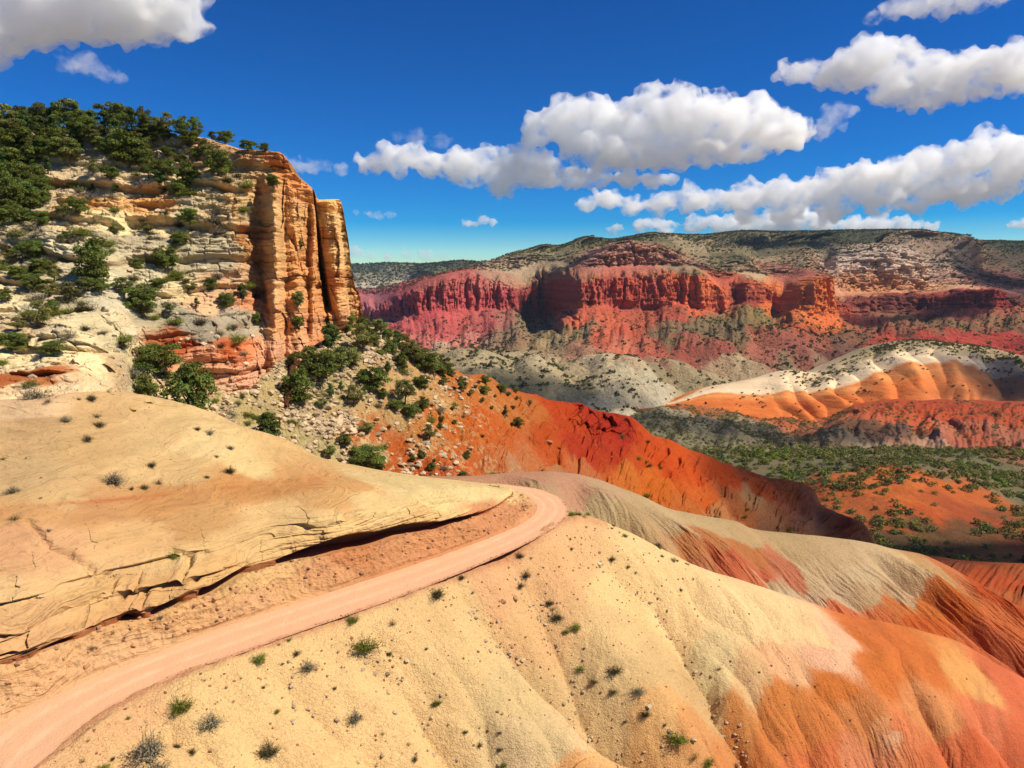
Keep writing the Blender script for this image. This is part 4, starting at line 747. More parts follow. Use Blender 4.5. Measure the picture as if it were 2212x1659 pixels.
am += up_ * 7 * fbm(bf, (26, 26, 14), 3, 243, 0.6, 'ridge')
far.push(am, toward)
zt_ = (bf[..., 2] + 4 * fbm(bf, 150, 2, 246)) / 9.0
dz = ba * (34 * fbm(bf, (170, 240, 130), 3, 200, 0.4, 'billow') + 5 * fbm(bf, 40, 3, 201))
dz += ta * 5 * (np.minimum(3 * (zt_ - np.floor(zt_)), 1) - (zt_ - np.floor(zt_)))
dz += ta * (20 * fl(110, 202, 0.3) + 6 * fl(38, 203, 0.7) + 6 * fbm(bf, 60, 4, 204))
dz += np.exp(-((Vf - 5.3) / 0.35) ** 2) * (Uf < 2300) * (14 * fl(34, 206, 0.2, 3) - 2)
dz += sstep(8.7, 8.95, Vf) * 2.5 * fbm(bf, 70, 3, 205)
far.pos[..., 2] += dz
far.paint([
    (780, 650, (196, 110, 108)), (850, 670, (180, 78, 76)), (930, 640, (206, 86, 80)), (1000, 640, (212, 88, 82)), (1080, 640, (208, 86, 82)), (1000, 605, (206, 104, 88)), (1060, 608, (200, 110, 92)), (940, 610, (190, 96, 80)), (900, 660, (196, 78, 76)),
    (860, 700, (206, 90, 84)), (960, 700, (204, 86, 80)), (1060, 700, (198, 92, 82)), (900, 730, (206, 110, 96)), (1000, 735, (210, 124, 104)), (860, 735, (204, 100, 92)), (1100, 720, (158, 120, 92)), (1080, 700, (180, 110, 90)), (1140, 700, (142, 122, 92)), (950, 752, (200, 168, 130)), (1030, 750, (196, 156, 120)),
    (1100, 645, (190, 76, 70)), (1200, 620, (170, 74, 62)), (1180, 660, (160, 72, 62)), (1250, 630, (176, 78, 70)), (1300, 620, (204, 84, 70)), (1350, 630, (202, 80, 66)), (1400, 620, (206, 90, 72)), (1450, 630, (206, 84, 60)), (1320, 580, (204, 110, 88)), (1400, 575, (196, 112, 88)), (1480, 600, (220, 104, 60)), (1530, 620, (232, 112, 60)), (1500, 650, (224, 98, 54)), (1550, 650, (222, 100, 60)),
    (1320, 550, (206, 142, 116)), (1370, 550, (206, 138, 110)), (1420, 556, (200, 144, 112)), (1480, 575, (170, 134, 100)), (1280, 570, (190, 120, 96)), (1250, 580, (180, 112, 86)),
    (1140, 580, (190, 160, 124)), (1200, 570, (170, 142, 106)), (1100, 575, (196, 166, 128)), (1080, 595, (190, 140, 108)), (1150, 545, (160, 142, 100)), (1230, 535, (140, 126, 84)), (1300, 520, (120, 112, 72)), (1180, 590, (170, 118, 92)), (1200, 550, (160, 144, 104)),
    (1420, 520, (120, 110, 74)), (1480, 530, (168, 146, 108)), (1540, 530, (166, 144, 104)), (1600, 530, (136, 120, 84)), (1650, 540, (120, 108, 76)), (1700, 520, (96, 92, 64)), (1760, 525, (88, 86, 60)), (1580, 555, (120, 110, 76)), (1650, 510, (126, 112, 80)), (1850, 510, (84, 84, 60)), (1540, 560, (150, 132, 96)),
    (1620, 580, (206, 170, 124)), (1600, 610, (196, 92, 62)), (1650, 630, (206, 92, 58)), (1620, 640, (170, 72, 56)), (1690, 580, (190, 130, 100)), (1730, 560, (196, 164, 122)), (1710, 590, (196, 110, 86)), (1760, 570, (180, 134, 104)),
    (1745, 620, (236, 124, 50)), (1760, 640, (234, 120, 50)), (1740, 660, (230, 116, 50)), (1720, 680, (226, 110, 48)), (1790, 660, (220, 104, 56)), (1770, 612, (222, 120, 70)), (1820, 675, (200, 88, 60)), (1770, 690, (222, 104, 52)),
    (1840, 570, (236, 200, 170)), (1900, 565, (238, 200, 168)), (1960, 585, (240, 196, 156)), (1850, 605, (234, 160, 100)), (1920, 605, (236, 168, 108)), (1990, 605, (240, 180, 126)), (1810, 620, (216, 150, 110)), (1900, 530, (170, 140, 112)), (1980, 530, (170, 138, 112)), (2040, 535, (160, 130, 106)), (1840, 540, (150, 130, 100)), (2050, 590, (214, 160, 128)), (2080, 600, (196, 130, 104)), (2020, 560, (170, 140, 112)),
    (2120, 560, (130, 96, 72)), (2180, 560, (110, 92, 70)), (2180, 600, (140, 84, 72)), (2130, 540, (126, 102, 76)), (2200, 530, (70, 76, 60)), (2100, 530, (150, 112, 84)), (2200, 640, (130, 74, 64)),
    (1860, 650, (150, 70, 60)), (1940, 650, (140, 66, 58)), (2000, 650, (146, 66, 56)), (2080, 640, (160, 56, 50)), (2140, 640, (166, 54, 48)), (2190, 650, (160, 56, 50)), (2040, 670, (120, 58, 56)), (1880, 680, (170, 92, 72)), (1940, 690, (150, 92, 70)), (2040, 690, (140, 100, 74)), (2140, 690, (150, 104, 76)), (2200, 680, (180, 92, 66)),
    (1300, 680, (206, 94, 66)), (1240, 690, (208, 98, 70)), (1180, 710, (160, 130, 98)), (1350, 700, (204, 90, 64)), (1400, 690, (186, 88, 66)), (1450, 680, (180, 78, 60)), (1300, 720, (206, 96, 72)), (1340, 742, (216, 120, 96)), (1400, 735, (196, 100, 80)), (1200, 730, (180, 152, 116)), (1250, 745, (190, 140, 110)), (1270, 710, (150, 120, 92)),
    (1500, 700, (130, 106, 80)), (1440, 715, (140, 112, 86)), (1560, 710, (136, 106, 82)), (1480, 745, (170, 90, 76)), (1560, 750, (170, 92, 78)), (1600, 700, (130, 108, 78)), (1650, 690, (140, 116, 76)), (1640, 720, (160, 84, 60)), (1700, 735, (176, 100, 82)), (1760, 720, (176, 100, 76)), (1700, 705, (190, 92, 60)), (1820, 740, (130, 92, 76)), (1840, 715, (140, 100, 74)), (1650, 750, (186, 110, 90)),
    (1900, 735, (196, 76, 60)), (1960, 720, (206, 78, 58)), (2030, 725, (208, 76, 54)), (2100, 725, (196, 70, 52)), (2180, 715, (204, 74, 54)), (2200, 735, (196, 68, 50)), (1920, 710, (150, 90, 70)), (2000, 705, (170, 100, 74)), (1800, 750, (120, 72, 66)),
    (1000, 790, (190, 172, 134)), (1080, 770, (196, 180, 142)), (1060, 800, (196, 180, 142)), (1150, 790, (206, 190, 152)), (1220, 775, (200, 182, 142)), (1290, 790, (214, 196, 158)), (1350, 780, (206, 180, 142)), (1150, 830, (158, 148, 112)), (1250, 820, (160, 150, 114)), (1050, 830, (150, 142, 106)), (1300, 850, (210, 198, 164)), (1200, 855, (176, 166, 130)), (1360, 840, (210, 198, 166)), (1430, 800, (164, 150, 116)), (1480, 780, (180, 160, 124)), (1500, 820, (176, 162, 124)), (1560, 810, (190, 174, 136)), (1600, 790, (196, 174, 136)), (1420, 850, (210, 200, 172)), (1480, 845, (200, 188, 156)), (1430, 770, (186, 140, 110)), (1340, 760, (212, 130, 104)),
    (1650, 790, (176, 152, 120)), (1720, 780, (166, 144, 112)), (1780, 775, (160, 130, 104)), (1650, 770, (180, 130, 106)), (1740, 760, (170, 104, 88)), (1560, 780, (190, 160, 126)),
], warp=16, ws=(70, 70, 26), sharp=3.4, metric=(1, 0.22, 2.2))
zb = bf[..., 2] + 5 * fbm(bf, 200, 2, 210)
band = fbm(np.stack([0 * Uf, 0 * Uf, zb / 5.5], -1), 1.0, 3, 211)
far.col *= (1 + 0.45 * np.clip(band, -1, 1) * np.clip(cl + ta * 0.7 + up_ * 0.4, 0, 1) * (Uf < 2300))[..., None]
dk = np.clip(fbm(np.stack([wu / 4.0, zb / 60.0, 0 * Uf], -1), 1.0, 3, 212) * 2.2 - 0.35, 0, 1)
far.tint((96, 40, 44), dk * cl * 0.22)
far.col *= (1 - (1 - np.array([0.94, 0.86, 0.74])) * ba[..., None])
br = np.clip(fbm(bf, (30, 60, 30), 3, 213) * 1.6 + 0.25, 0, 1) * np.clip(sl + ba * 0.35 + up_ * 0.25 + ta * 0.25, 0, 1)
far.tint((92, 92, 62), br * 0.40)
far.tint((84, 84, 54), sstep(7.6, 8.6, Vf) * (1 - 0.8 * wht) * 0.45 * np.clip(0.7 + fbm(bf, (120, 160, 60), 3, 244), 0, 1))
far.tint((248, 216, 186), wht * up_ * sstep(6.2, 6.9, Vf) * 0.55); far.tint((238, 158, 96), wht * (1 - sstep(6.3, 6.8, Vf)) * sstep(5.6, 5.9, Vf) * 0.55); far.tint((238, 118, 44), cone * 0.75); far.tint((214, 150, 122), crag * up_ * 0.45)
far.col *= 1 - (1 - np.array([1.0, 1.04, 0.80])) * (np.clip(cl + ta, 0, 1) * sstep(1090, 1180, Uf))[..., None]
far.col = far.col * 0.92 + 0.08 * far.col.mean(-1, keepdims=True)
M_far = mat_ground('far_cliff_rock', gain=0.92, var=0.16, var_s=0.02, grain_s=0.16, grain=0.42, bump=((0.05, 7.0), (0.2, 3.0)), strata=0.16, strata_s=0.22, strata_bump=1.5)
far.build('canyon_cliffs_terrain', M_far)

# ---- the more distant tableland at the left
us = np.linspace(400, 1500, 420)
rows = rows_px([[(400, 760, 1500), (1500, 760, 1500)], [(400, 690, 2000), (780, 690, 2000), (850, 690, 2000), (1500, 690, 2100)], [(400, 655, 2150), (780, 655, 2150), (860, 660, 2200), (1500, 650, 2300)], [(400, 628, 2600), (780, 630, 2600), (860, 625, 2600), (1500, 625, 2600)], [(400, 606, 3000), (760, 606, 3000), (860, 600, 3000), (930, 585, 2700), (990, 578, 2800), (1060, 572, 3000), (1500, 570, 3000)], [(400, 572, 4300), (758, 570, 4300), (900, 569, 4300), (1060, 566, 4300), (1500, 566, 4300)]], us)
rows = np.concatenate([rows, [rows[-1] + [0, 900, 2], rows[-1] + [0, 4000, -40]]])
tab = Patch(rows, [10, 40, 50, 50, 60, 6, 4], len(us), us=us)
bb = tab.base; cl2 = np.exp(-((tab.V - 1.5) / 0.6) ** 4); upm = sstep(2.0, 2.6, tab.V) * (1 - sstep(4.85, 4.98, tab.V))
q = np.stack([tab.U / 26, tab.V * 0.15, 0 * tab.U], -1)
tab.push(cl2 * 40 * fbm(q, 1.0, 4, 221, 0.5, 'billow') + upm * 130 * fbm(np.stack([tab.U / 70, tab.V * 0.8, 0 * tab.U], -1), 1.0, 4, 222, 0.5, 'billow'), np.array([0.1, -0.99, 0.1]))
tab.paint([(780, 670, (196, 110, 112)), (830, 665, (190, 104, 108)), (780, 640, (206, 186, 160)), (830, 630, (206, 188, 160)), (800, 610, (196, 180, 154)), (860, 600, (180, 166, 138)), (950, 590, (140, 134, 106)), (900, 610, (196, 176, 146)), (780, 595, (150, 142, 116)), (850, 585, (140, 134, 110)), (950, 575, (90, 96, 76)), (800, 574, (80, 88, 72)), (1040, 572, (90, 96, 74)), (920, 572, (72, 84, 70))], warp=30, ws=(200, 200, 60), sharp=3, metric=(1, 0.15, 2.5))
br = np.clip(fbm(bb, (60, 90, 60), 3, 223) * 2 + 0.2, 0, 1) * upm
tab.tint((84, 90, 66), br * 0.6)
tab.build('far_tableland_terrain', M_far)
# ================================================================ air
def build_haze():
    x0, x1, y0, y1, z0, z1 = -9400, 9400, -300, 9700, -260, 560
    v = np.array([(x, y, z) for x in (x0, x1) for y in (y0, y1) for z in (z0, z1)], float)
    f = [(0, 1, 3, 2), (4, 6, 7, 5), (0, 4, 5, 1), (2, 3, 7, 6), (0, 2, 6, 4), (1, 5, 7, 3)]
    N = NT('haze'); vv = N.n('VolumePrincipled', {'Color': (0.50, 0.74, 1.0, 1), 'Density': 0.000022, 'Anisotropy': 0.0}); N.link(vv.outputs[0], N.out.inputs['Volume'])
    o = mesh_obj('haze', v, f, N.m, False); o['kind'] = 'stuff'
# ================================================================ trees and shrubs
def mat_leaf(name, gain=1.0, trans=0.25):
    N = NT(name); at = N.n('Attribute', attribute_name='Col').outputs['Color']
    oi = N.n('ObjectInfo').outputs['Random']
    hv = N.n('HueSaturation', {'Color': at, 'Hue': N.math('ADD', N.math('MULTIPLY', oi, 0.035), 0.482), 'Saturation': 1.0, 'Value': N.math('ADD', N.math('MULTIPLY', oi, 0.5 * gain), 0.75 * gain)}).outputs[0]
    d = N.n('BsdfDiffuse', {'Color': hv}); t = N.n('BsdfTranslucent', {'Color': hv})
    m = N.n('MixShader', {0: trans, 1: d.outputs[0], 2: t.outputs[0]}); N.link(m.outputs[0], N.out.inputs[0]); return N.m
def mat_bark(name, c):
    N = NT(name); co = N.n('TexCoord').outputs['Object']
    t = N.n('TexNoise', {'Vector': co, 'Scale': 9.0, 'Detail': 4.0}).outputs['Fac']
    r = N.n('MixRGB', {0: t, 1: (*lin(c) * 0.55, 1), 2: (*lin(c) * 1.2, 1)}).outputs[0]
    b = N.n('BsdfPrincipled', {'Base Color': r, 'Roughness': 0.95}); N.link(b.outputs[0], N.out.inputs[0]); return N.m
M_leaf = mat_leaf('juniper_foliage'); M_twig = mat_leaf('shrub_foliage', 1.0, 0.15); M_bark = mat_bark('juniper_bark', (112, 92, 74)); M_dead = mat_bark('weathered_wood', (120, 96, 74))
def quads(c, nrm, size, rg, ar=0.7):
    """small faces at c facing roughly nrm"""
    n = len(c); t = rg.normal(size=(n, 3)); t -= (t * nrm).sum(1)[:, None] * nrm; t /= np.linalg.norm(t, axis=1)[:, None] + 1e-9
    b = np.cross(nrm, t); s = np.asarray(size).reshape(-1, 1) * np.ones((n, 1))
    v = np.stack([c - t * s, c + b * s * ar * 0.8, c + t * s, c - b * s * ar], 1)
    return v.reshape(-1, 3), np.arange(4 * n).reshape(n, 4)
def tube(pts, rad, k=6):
    pts = np.array(pts, float); rad = np.array(rad, float); n = len(pts); d = np.gradient(pts, axis=0); d /= np.linalg.norm(d, axis=1)[:, None] + 1e-9
    ref = np.array([0.31, 0.17, 0.93]); a = np.cross(d, ref); a /= np.linalg.norm(a, axis=1)[:, None] + 1e-9; b = np.cross(d, a)
    th = np.arange(k) / k * 2 * math.pi
    v = pts[:, None] + rad[:, None, None] * (a[:, None] * np.cos(th)[None, :, None] + b[:, None] * np.sin(th)[None, :, None])
    i = np.arange(n * k).reshape(n, k); j = np.roll(i, -1, 1)
    return v.reshape(-1, 3), np.stack([i[:-1], j[:-1], j[1:], i[1:]], -1).reshape(-1, 4)
def join(parts):
    vs, fs, n = [], [], 0
    for v, f in parts: vs.append(v); fs.append(f + n); n += len(v)
    return np.concatenate(vs), np.concatenate(fs)
def tree_meshes(seed, width=0.9, leaves=125, clumps=34, leaf=0.028, low=0.10, tone=(90, 98, 46), cone=0.0, gaps=0.0):
    """a tree one metre tall, crown `width` wide: trunk with limbs, crown of leaf clumps"""
    rg = np.random.RandomState(seed); ctr = []
    while len(ctr) < clumps:
        p = rg.uniform(-1, 1, 3); r = np.linalg.norm(p)
        if 0.25 < r < 1.0:
            z = low + (1 - low - 0.06) * (p[2] * 0.5 + 0.5); w = width / 2 * (1 - cone * (z - low)) * 0.82
            lump = 1 + 0.25 * math.sin(3 * math.atan2(p[1], p[0]) + seed) + rg.uniform(-0.15, 0.15)
            ctr.append([p[0] * w * lump, p[1] * w * lump, z])
    ctr = np.array(ctr); rc = rg.uniform(0.075, 0.145, clumps) * (0.75 + 0.4 * width) * (1 - 0.35 * cone * (ctr[:, 2]))
    V, C = [], []
    base = lin(tone) * 1.2
    for c, r in zip(ctr, rc):
        n = int(leaves * (r / 0.11) ** 2); d = rg.normal(size=(n, 3)); d /= np.linalg.norm(d, axis=1)[:, None]; d[:, 2] = np.where(d[:, 2] < -0.3, -d[:, 2], d[:, 2])
        p = c + d * r * (rg.uniform(0.55, 1.12, (n, 1))) * [1.1, 1.1, 0.85]
        nn = d + 0.9 * rg.normal(size=(n, 3)) + [0, 0, 0.35]; nn /= np.linalg.norm(nn, axis=1)[:, None]
        v, f = quads(p, nn, leaf * rg.uniform(0.55, 1.25, n), rg); V.append((v, f))
        tn = rg.uniform(0.72, 1.45); hs = rg.uniform(-0.1, 0.18)
        col = base * tn * np.array([1 + hs, 1, 1 - hs * 0.5]); C.append(np.repeat(col[None] * rg.uniform(0.75, 1.3, (n, 1)), 4, 0))
    cv, cf = join(V); cc = np.concatenate(C)
    tr = []; lean = rg.uniform(-0.05, 0.05, 2)
    tz = np.linspace(-0.03, 0.75, 7); tp = np.stack([lean[0] * tz * 3 * tz + 0.012 * rg.normal(size=7), lean[1] * tz * 3 * tz + 0.012 * rg.normal(size=7), tz], 1)
    tr.append(tube(tp, np.linspace(0.040, 0.008, 7), 7))
    for k in rg.permutation(clumps)[:14]:
        t0 = rg.uniform(0.12, 0.55); a = np.array([np.interp(t0, tz, tp[:, 0]), np.interp(t0, tz, tp[:, 1]), t0]); b = ctr[k]
        m = (a + b) / 2 + [0, 0, -0.03]; tr.append(tube([a, m, b], [0.014, 0.010, 0.004], 5))
    tv, tf = join(tr)
    mt = mesh_data('trunk', tv, tf); mt.materials.append(M_bark); mc = mesh_data('crown', cv, cf, False); mc.materials.append(M_leaf); set_col(mc, cc)
    return mt, mc
TREES = [tree_meshes(1, 0.95), tree_meshes(2, 0.80, low=0.06), tree_meshes(3, 1.10, clumps=40, low=0.08), tree_meshes(4, 0.75, cone=0.55, low=0.05, tone=(76, 92, 46)), tree_meshes(5, 0.92, clumps=26, low=0.2, tone=(108, 108, 60)), tree_meshes(6, 1.35, clumps=44, low=0.04), tree_meshes(7, 0.55, cone=0.8, clumps=24, low=0.05, tone=(68, 86, 44)), tree_meshes(8, 1.0, clumps=22, low=0.25, tone=(102, 108, 60))]
def bush_meshes(seed, kind):
    rg = np.random.RandomState(seed); V, C = [], []
    if kind == 'grey': n, st, lf, tone, sp = 240, (104, 92, 78), 3, (150, 140, 114), 1.0
    elif kind == 'dark': n, st, lf, tone, sp = 240, (70, 58, 44), 4, (92, 88, 56), 0.95
    elif kind == 'green': n, st, lf, tone, sp = 230, (92, 84, 50), 6, (124, 130, 50), 0.85
    elif kind == 'twig': n, st, lf, tone, sp = 110, (92, 72, 60), 1, (120, 100, 74), 1.15
    else: n, st, lf, tone, sp = 150, (170, 146, 92), 1, (180, 158, 104), 0.8
    d = rg.normal(size=(n, 3)) * [sp, sp, 0.5] ; d[:, 2] = np.abs(d[:, 2]) + 0.25; d /= np.linalg.norm(d, axis=1)[:, None]
    L = rg.uniform(0.45, 1.0, n) * (0.8 + 0.2 * np.sin(3 * np.arctan2(d[:, 1], d[:, 0]) + seed)); base = rg.normal(size=(n, 3)) * [0.10, 0.10, 0.01]
    up = np.array([0, 0, 1.0]); sd_ = np.cross(d, up); sd_ /= np.linalg.norm(sd_, axis=1)[:, None] + 1e-9; w = rg.uniform(0.006, 0.013, (n, 1))
    L = L[:, None]; mid = base + d * L * 0.55 + rg.normal(size=(n, 3)) * 0.04; tip = base + d * L + [0, 0, 0.06] + rg.normal(size=(n, 3)) * 0.06
    v = np.stack([base - sd_ * w, base + sd_ * w, mid + sd_ * w * 0.8, mid - sd_ * w * 0.8, mid - sd_ * w * 0.8, mid + sd_ * w * 0.8, tip + sd_ * w * 0.3, tip - sd_ * w * 0.3], 1).reshape(-1, 3)
    V.append((v, np.arange(len(v)).reshape(-1, 4))); C.append(np.tile(lin(st), (len(v), 1)) * rg.uniform(0.7, 1.3, (len(v), 1)))
    t = rg.uniform(0.3, 1.1, (n * lf, 1)) ** 0.7; k = rg.randint(0, n, n * lf)
    p = base[k] + d[k] * L[k] * t + rg.normal(size=(n * lf, 3)) * 0.05; nn = rg.normal(size=(n * lf, 3)) + d[k] * 0.5; nn /= np.linalg.norm(nn, axis=1)[:, None]
    v, f = quads(p, nn, rg.uniform(0.022, 0.055, n * lf), rg, 0.5); V.append((v, f)); C.append(np.repeat(lin(tone)[None] * rg.uniform(0.6, 1.35, (n * lf, 1)), 4, 0))
    v, f = join(V); m = mesh_data('shrub', v, f, False); m.materials.append(M_twig); set_col(m, np.concatenate(C)); return m
BUSH = {k: [bush_meshes(10 * i + j, k) for j in range(2)] for i, k in enumerate(('grey', 'dark', 'green', 'twig', 'dry'))}
def ground(patch, px, py, tol=3.0):
    """the point of a sheet of land that is seen at a measured place: nearest of the vertices in view there"""
    if not hasattr(patch, '_fj'): patch._fj = [a.ravel() for a in proj(patch.pos)]; patch._fp = patch.pos.reshape(-1, 3)
    X, Y = patch._fj; d = (X - px) ** 2 + (Y - py) ** 2; k = np.where(d < tol * tol)[0]
    if len(k) == 0: return patch._fp[np.argmin(d)]
    return patch._fp[k[np.argmin(patch._fp[k, 1])]]
_tc = random.Random(5)
def tree_at(p, h, w=1.0, proto=None, label=None, group=None, name='juniper_tree', cat='tree'):
    i = _tc.randrange(len(TREES)) if proto is None else proto; mt, mc = TREES[i]
    e = bpy.data.objects.new(name, None); COL.objects.link(e); e.empty_display_size = 0.3; e.location = (p[0], p[1], p[2] - 0.03 * h); e.rotation_euler = (0, 0, _tc.uniform(0, 6.28)); e.scale = (h * w, h * w, h)
    for nm, m in (('trunk', mt), ('crown', mc)): o = bpy.data.objects.new(nm, m); COL.objects.link(o); o.parent = e
    return tag(e, label, cat, group)
def bush_at(p, r, kind, label=None, group=None, hz=0.85, name='desert_shrub'):
    m = BUSH[kind][_tc.randrange(2)]; o = bpy.data.objects.new(name, m); COL.objects.link(o)
    o.location = (p[0], p[1], p[2] - 0.04 * r); o.rotation_euler = (_tc.uniform(-.12, .12), _tc.uniform(-.12, .12), _tc.uniform(0, 6.28)); o.scale = (r, r, r * hz)
    return tag(o, label, 'shrub', group)
# ---- trees of the hillside: measured foot and height; crown width ratio, kind of tree, label
G_top = ('dark green juniper crowded into the dense stand on the cliff top', 'junipers crowded along the top of the left cliff')
G_mid = ('olive green juniper scattered among the ledges of the stepped sandstone hillside', 'junipers scattered over the stepped hillside')
G_tal = ('green juniper growing on the rubble slope at the foot of the cliff', 'junipers on the rubble slope under the cliff')
G_red = ('small bushy juniper standing on the bare orange slope', 'small junipers on the orange slope')
def H(x, y, h): return (x * 0.3559, 144 + y * 0.3559, h * 0.3559)
def H2(x, y, h): return (x * 0.3559, 576 + y * 0.3559, h * 0.3559)
def H3(x, y, h): return (538 + x * 0.3559, 576 + y * 0.3559, h * 0.3559)
top_ = [(30, 330, 170, 1.1), (110, 300, 150, 1), (190, 300, 150, 1), (290, 300, 150, 1.1), (400, 290, 170, 1.1), (470, 330, 150, 1), (560, 350, 120, 1.2), (640, 340, 120, 1.1), (720, 350, 165, 1.2), (800, 370, 145, 1.1), (870, 395, 150, .8), (950, 405, 100, 1), (1100, 425, 130, 1), (1195, 405, 120, .8), (1290, 435, 60, 1.2),
        (10, 420, 160, 1.1), (90, 420, 150, 1), (170, 420, 160, 1), (250, 430, 150, 1.1), (340, 420, 150, 1), (430, 430, 140, 1), (520, 430, 120, 1), (600, 430, 90, 1.1), (50, 520, 130, 1.1), (250, 520, 130, 1), (330, 500, 120, 1), (640, 530, 100, 1.1), (720, 500, 130, 1.1), (800, 480, 120, 1), (890, 480, 110, 1.1), (-60, 340, 170, 1), (-80, 440, 150, 1), (-40, 520, 130, 1), (150, 360, 150, 1.1), (360, 350, 140, 1.1), (480, 380, 130, 1.1), (690, 430, 130, 1.1), (750, 520, 150, 1.1), (840, 540, 140, 1.1), (930, 470, 110, 1.1), (580, 500, 110, 1.1), (450, 500, 130, 1.1), (380, 560, 130, 1.1), (200, 580, 130, 1.1), (30, 600, 140, 1.1), (110, 620, 130, 1.1), (290, 570, 120, 1.1), (1000, 450, 100, 1.2), (1150, 480, 90, 1.2)]
for x, y, h, w in top_: tree_at(ground(hill, *H(x, y, h)[:2]), H(x, y, h)[2] * ground(hill, *H(x, y, h)[:2])[1] / IF, w, None, *G_top)
named = [
    (1020, 400, 120, 1, 4, 'loose-crowned juniper with sky showing through, just right of the crowded cliff-top stand'), (1380, 438, 88, 1.3, 2, 'lone round juniper standing against the sky beyond the cliff-top stand'), (1610, 512, 62, 1.0, 2, 'last small juniper at the tip of the cliff rim'),
    (150, 545, 180, 1.15, 0, 'broad low juniper at the lower left edge of the cliff-top stand'), (430, 600, 170, 0.95, 4, 'pale olive juniper below the left cliff-top stand'), (780, 600, 210, 1.15, 0, 'large bushy juniper on the slope below the middle of the cliff-top stand'), (1320, 655, 150, 0.95, 5, 'dark juniper alone on the pale ledges below the rim'), (1140, 735, 165, 1.0, 0, 'dark juniper above the orange undercut seam'),
    (570, 1315, 290, 0.9, 0, 'tall dark juniper standing alone in the middle of the hillside'), (1010, 1235, 150, 1.15, 1, 'dark spreading juniper below the big smooth grey face'), (870, 1515, 210, 1.0, 2, 'bright green juniper directly above the grey overhanging boulders'), (760, 1395, 130, 1.1, 7, 'thin half dead juniper with bare branches on the hillside'), (240, 1580, 170, 1.15, 4, 'loose juniper with pale branches above the left ledges'),
    (60, 895, 210, 1.1, 2, 'big juniper at the left edge of the picture, lower of the pair'), (170, 870, 190, 1.0, 0, 'juniper beside the big one at the left edge of the hillside'), (1480, 1415, 120, 0.8, 3, 'small upright juniper at the corner where the hillside meets the sheer wall')]
for x, y, h, w, k, lab in named:
    p = ground(hill, *H(x, y, h)[:2]); tree_at(p, H(x, y, h)[2] * p[1] / IF, w, k, lab)
mid_ = [(90, 765, 180, 1), (190, 745, 150, 1), (250, 835, 110, 1.1), (20, 800, 150, 1.1), (300, 645, 110, 1.1), (700, 600, 110, 1), (870, 610, 140, 1), (560, 650, 90, 1.2), (680, 690, 90, 1.2), (900, 670, 90, 1.1), (1000, 680, 110, 1.1), (1250, 535, 100, 1), (1010, 545, 70, 1.2), (1100, 600, 70, 1.2), (380, 915, 90, 1.2), (470, 895, 120, 1), (900, 1010, 70, 1.2), (1150, 965, 95, 1.2), (1100, 1080, 80, 1.2), (400, 1060, 70, 1.3), (200, 1160, 110, 1.2), (70, 1190, 90, 1.3),
        (430, 1410, 110, 1.3), (300, 1390, 110, 1.3), (190, 1350, 90, 1.2), (320, 1480, 80, 1.4), (110, 1600, 90, 1.3), (1150, 1375, 95, 1.2), (1290, 1355, 80, 1), (1380, 1455, 90, 1), (1200, 1455, 60, 1.4), (840, 1205, 60, 1.3), (520, 1360, 100, 1.2), (610, 1370, 90, 1.2), (1650, 735, 80, 1.1), (1500, 505, 60, 1.5), (1040, 1500, 70, 1.2), (40, 1420, 90, 1.3), (20, 640, 130, 1.1), (130, 690, 110, 1.1), (700, 1010, 65, 1.4), (1830, 1100, 60, .8), (1820, 1485, 130, .8), (1815, 1590, 90, .9), (1560, 1560, 80, .9), (30, 720, 150, 1.2), (120, 800, 150, 1.1), (250, 780, 120, 1.1), (20, 960, 130, 1.2), (130, 950, 120, 1.2), (240, 960, 90, 1.3), (1190, 560, 80, 1.2), (960, 720, 100, 1.2), (1080, 780, 80, 1.2), (700, 760, 70, 1.4), (560, 760, 60, 1.4), (250, 1250, 90, 1.3), (330, 1290, 90, 1.3), (120, 1280, 80, 1.4), (620, 1080, 50, 1.5), (950, 1340, 70, 1.3)]
for x, y, h, w in mid_: p = ground(hill, *H(x, y, h)[:2]); tree_at(p, H(x, y, h)[2] * p[1] / IF, w, None, *G_mid)
for x, y, h, w, k, lab in [(1130, 965, 375, 1.0, 0, 'largest foreground juniper, bushy and deep green, behind the crest of the slickrock dome'), (960, 650, 190, 1.35, 5, 'rounded juniper just behind and above the large foreground juniper'), (880, 870, 220, 0.85, 1, 'narrow juniper leaning against the left side of the large foreground juniper'),
                           (80, 500, 110, 1.5, 5, 'low spreading juniper at the far left above the shaded ledges'), (330, 530, 90, 1.5, 5, 'low mat of juniper on top of the cream ledge')]:
    p = ground(hill, *H2(x, y, h)[:2]); tree_at(p, H2(x, y, h)[2] * p[1] / IF, w, k, lab)
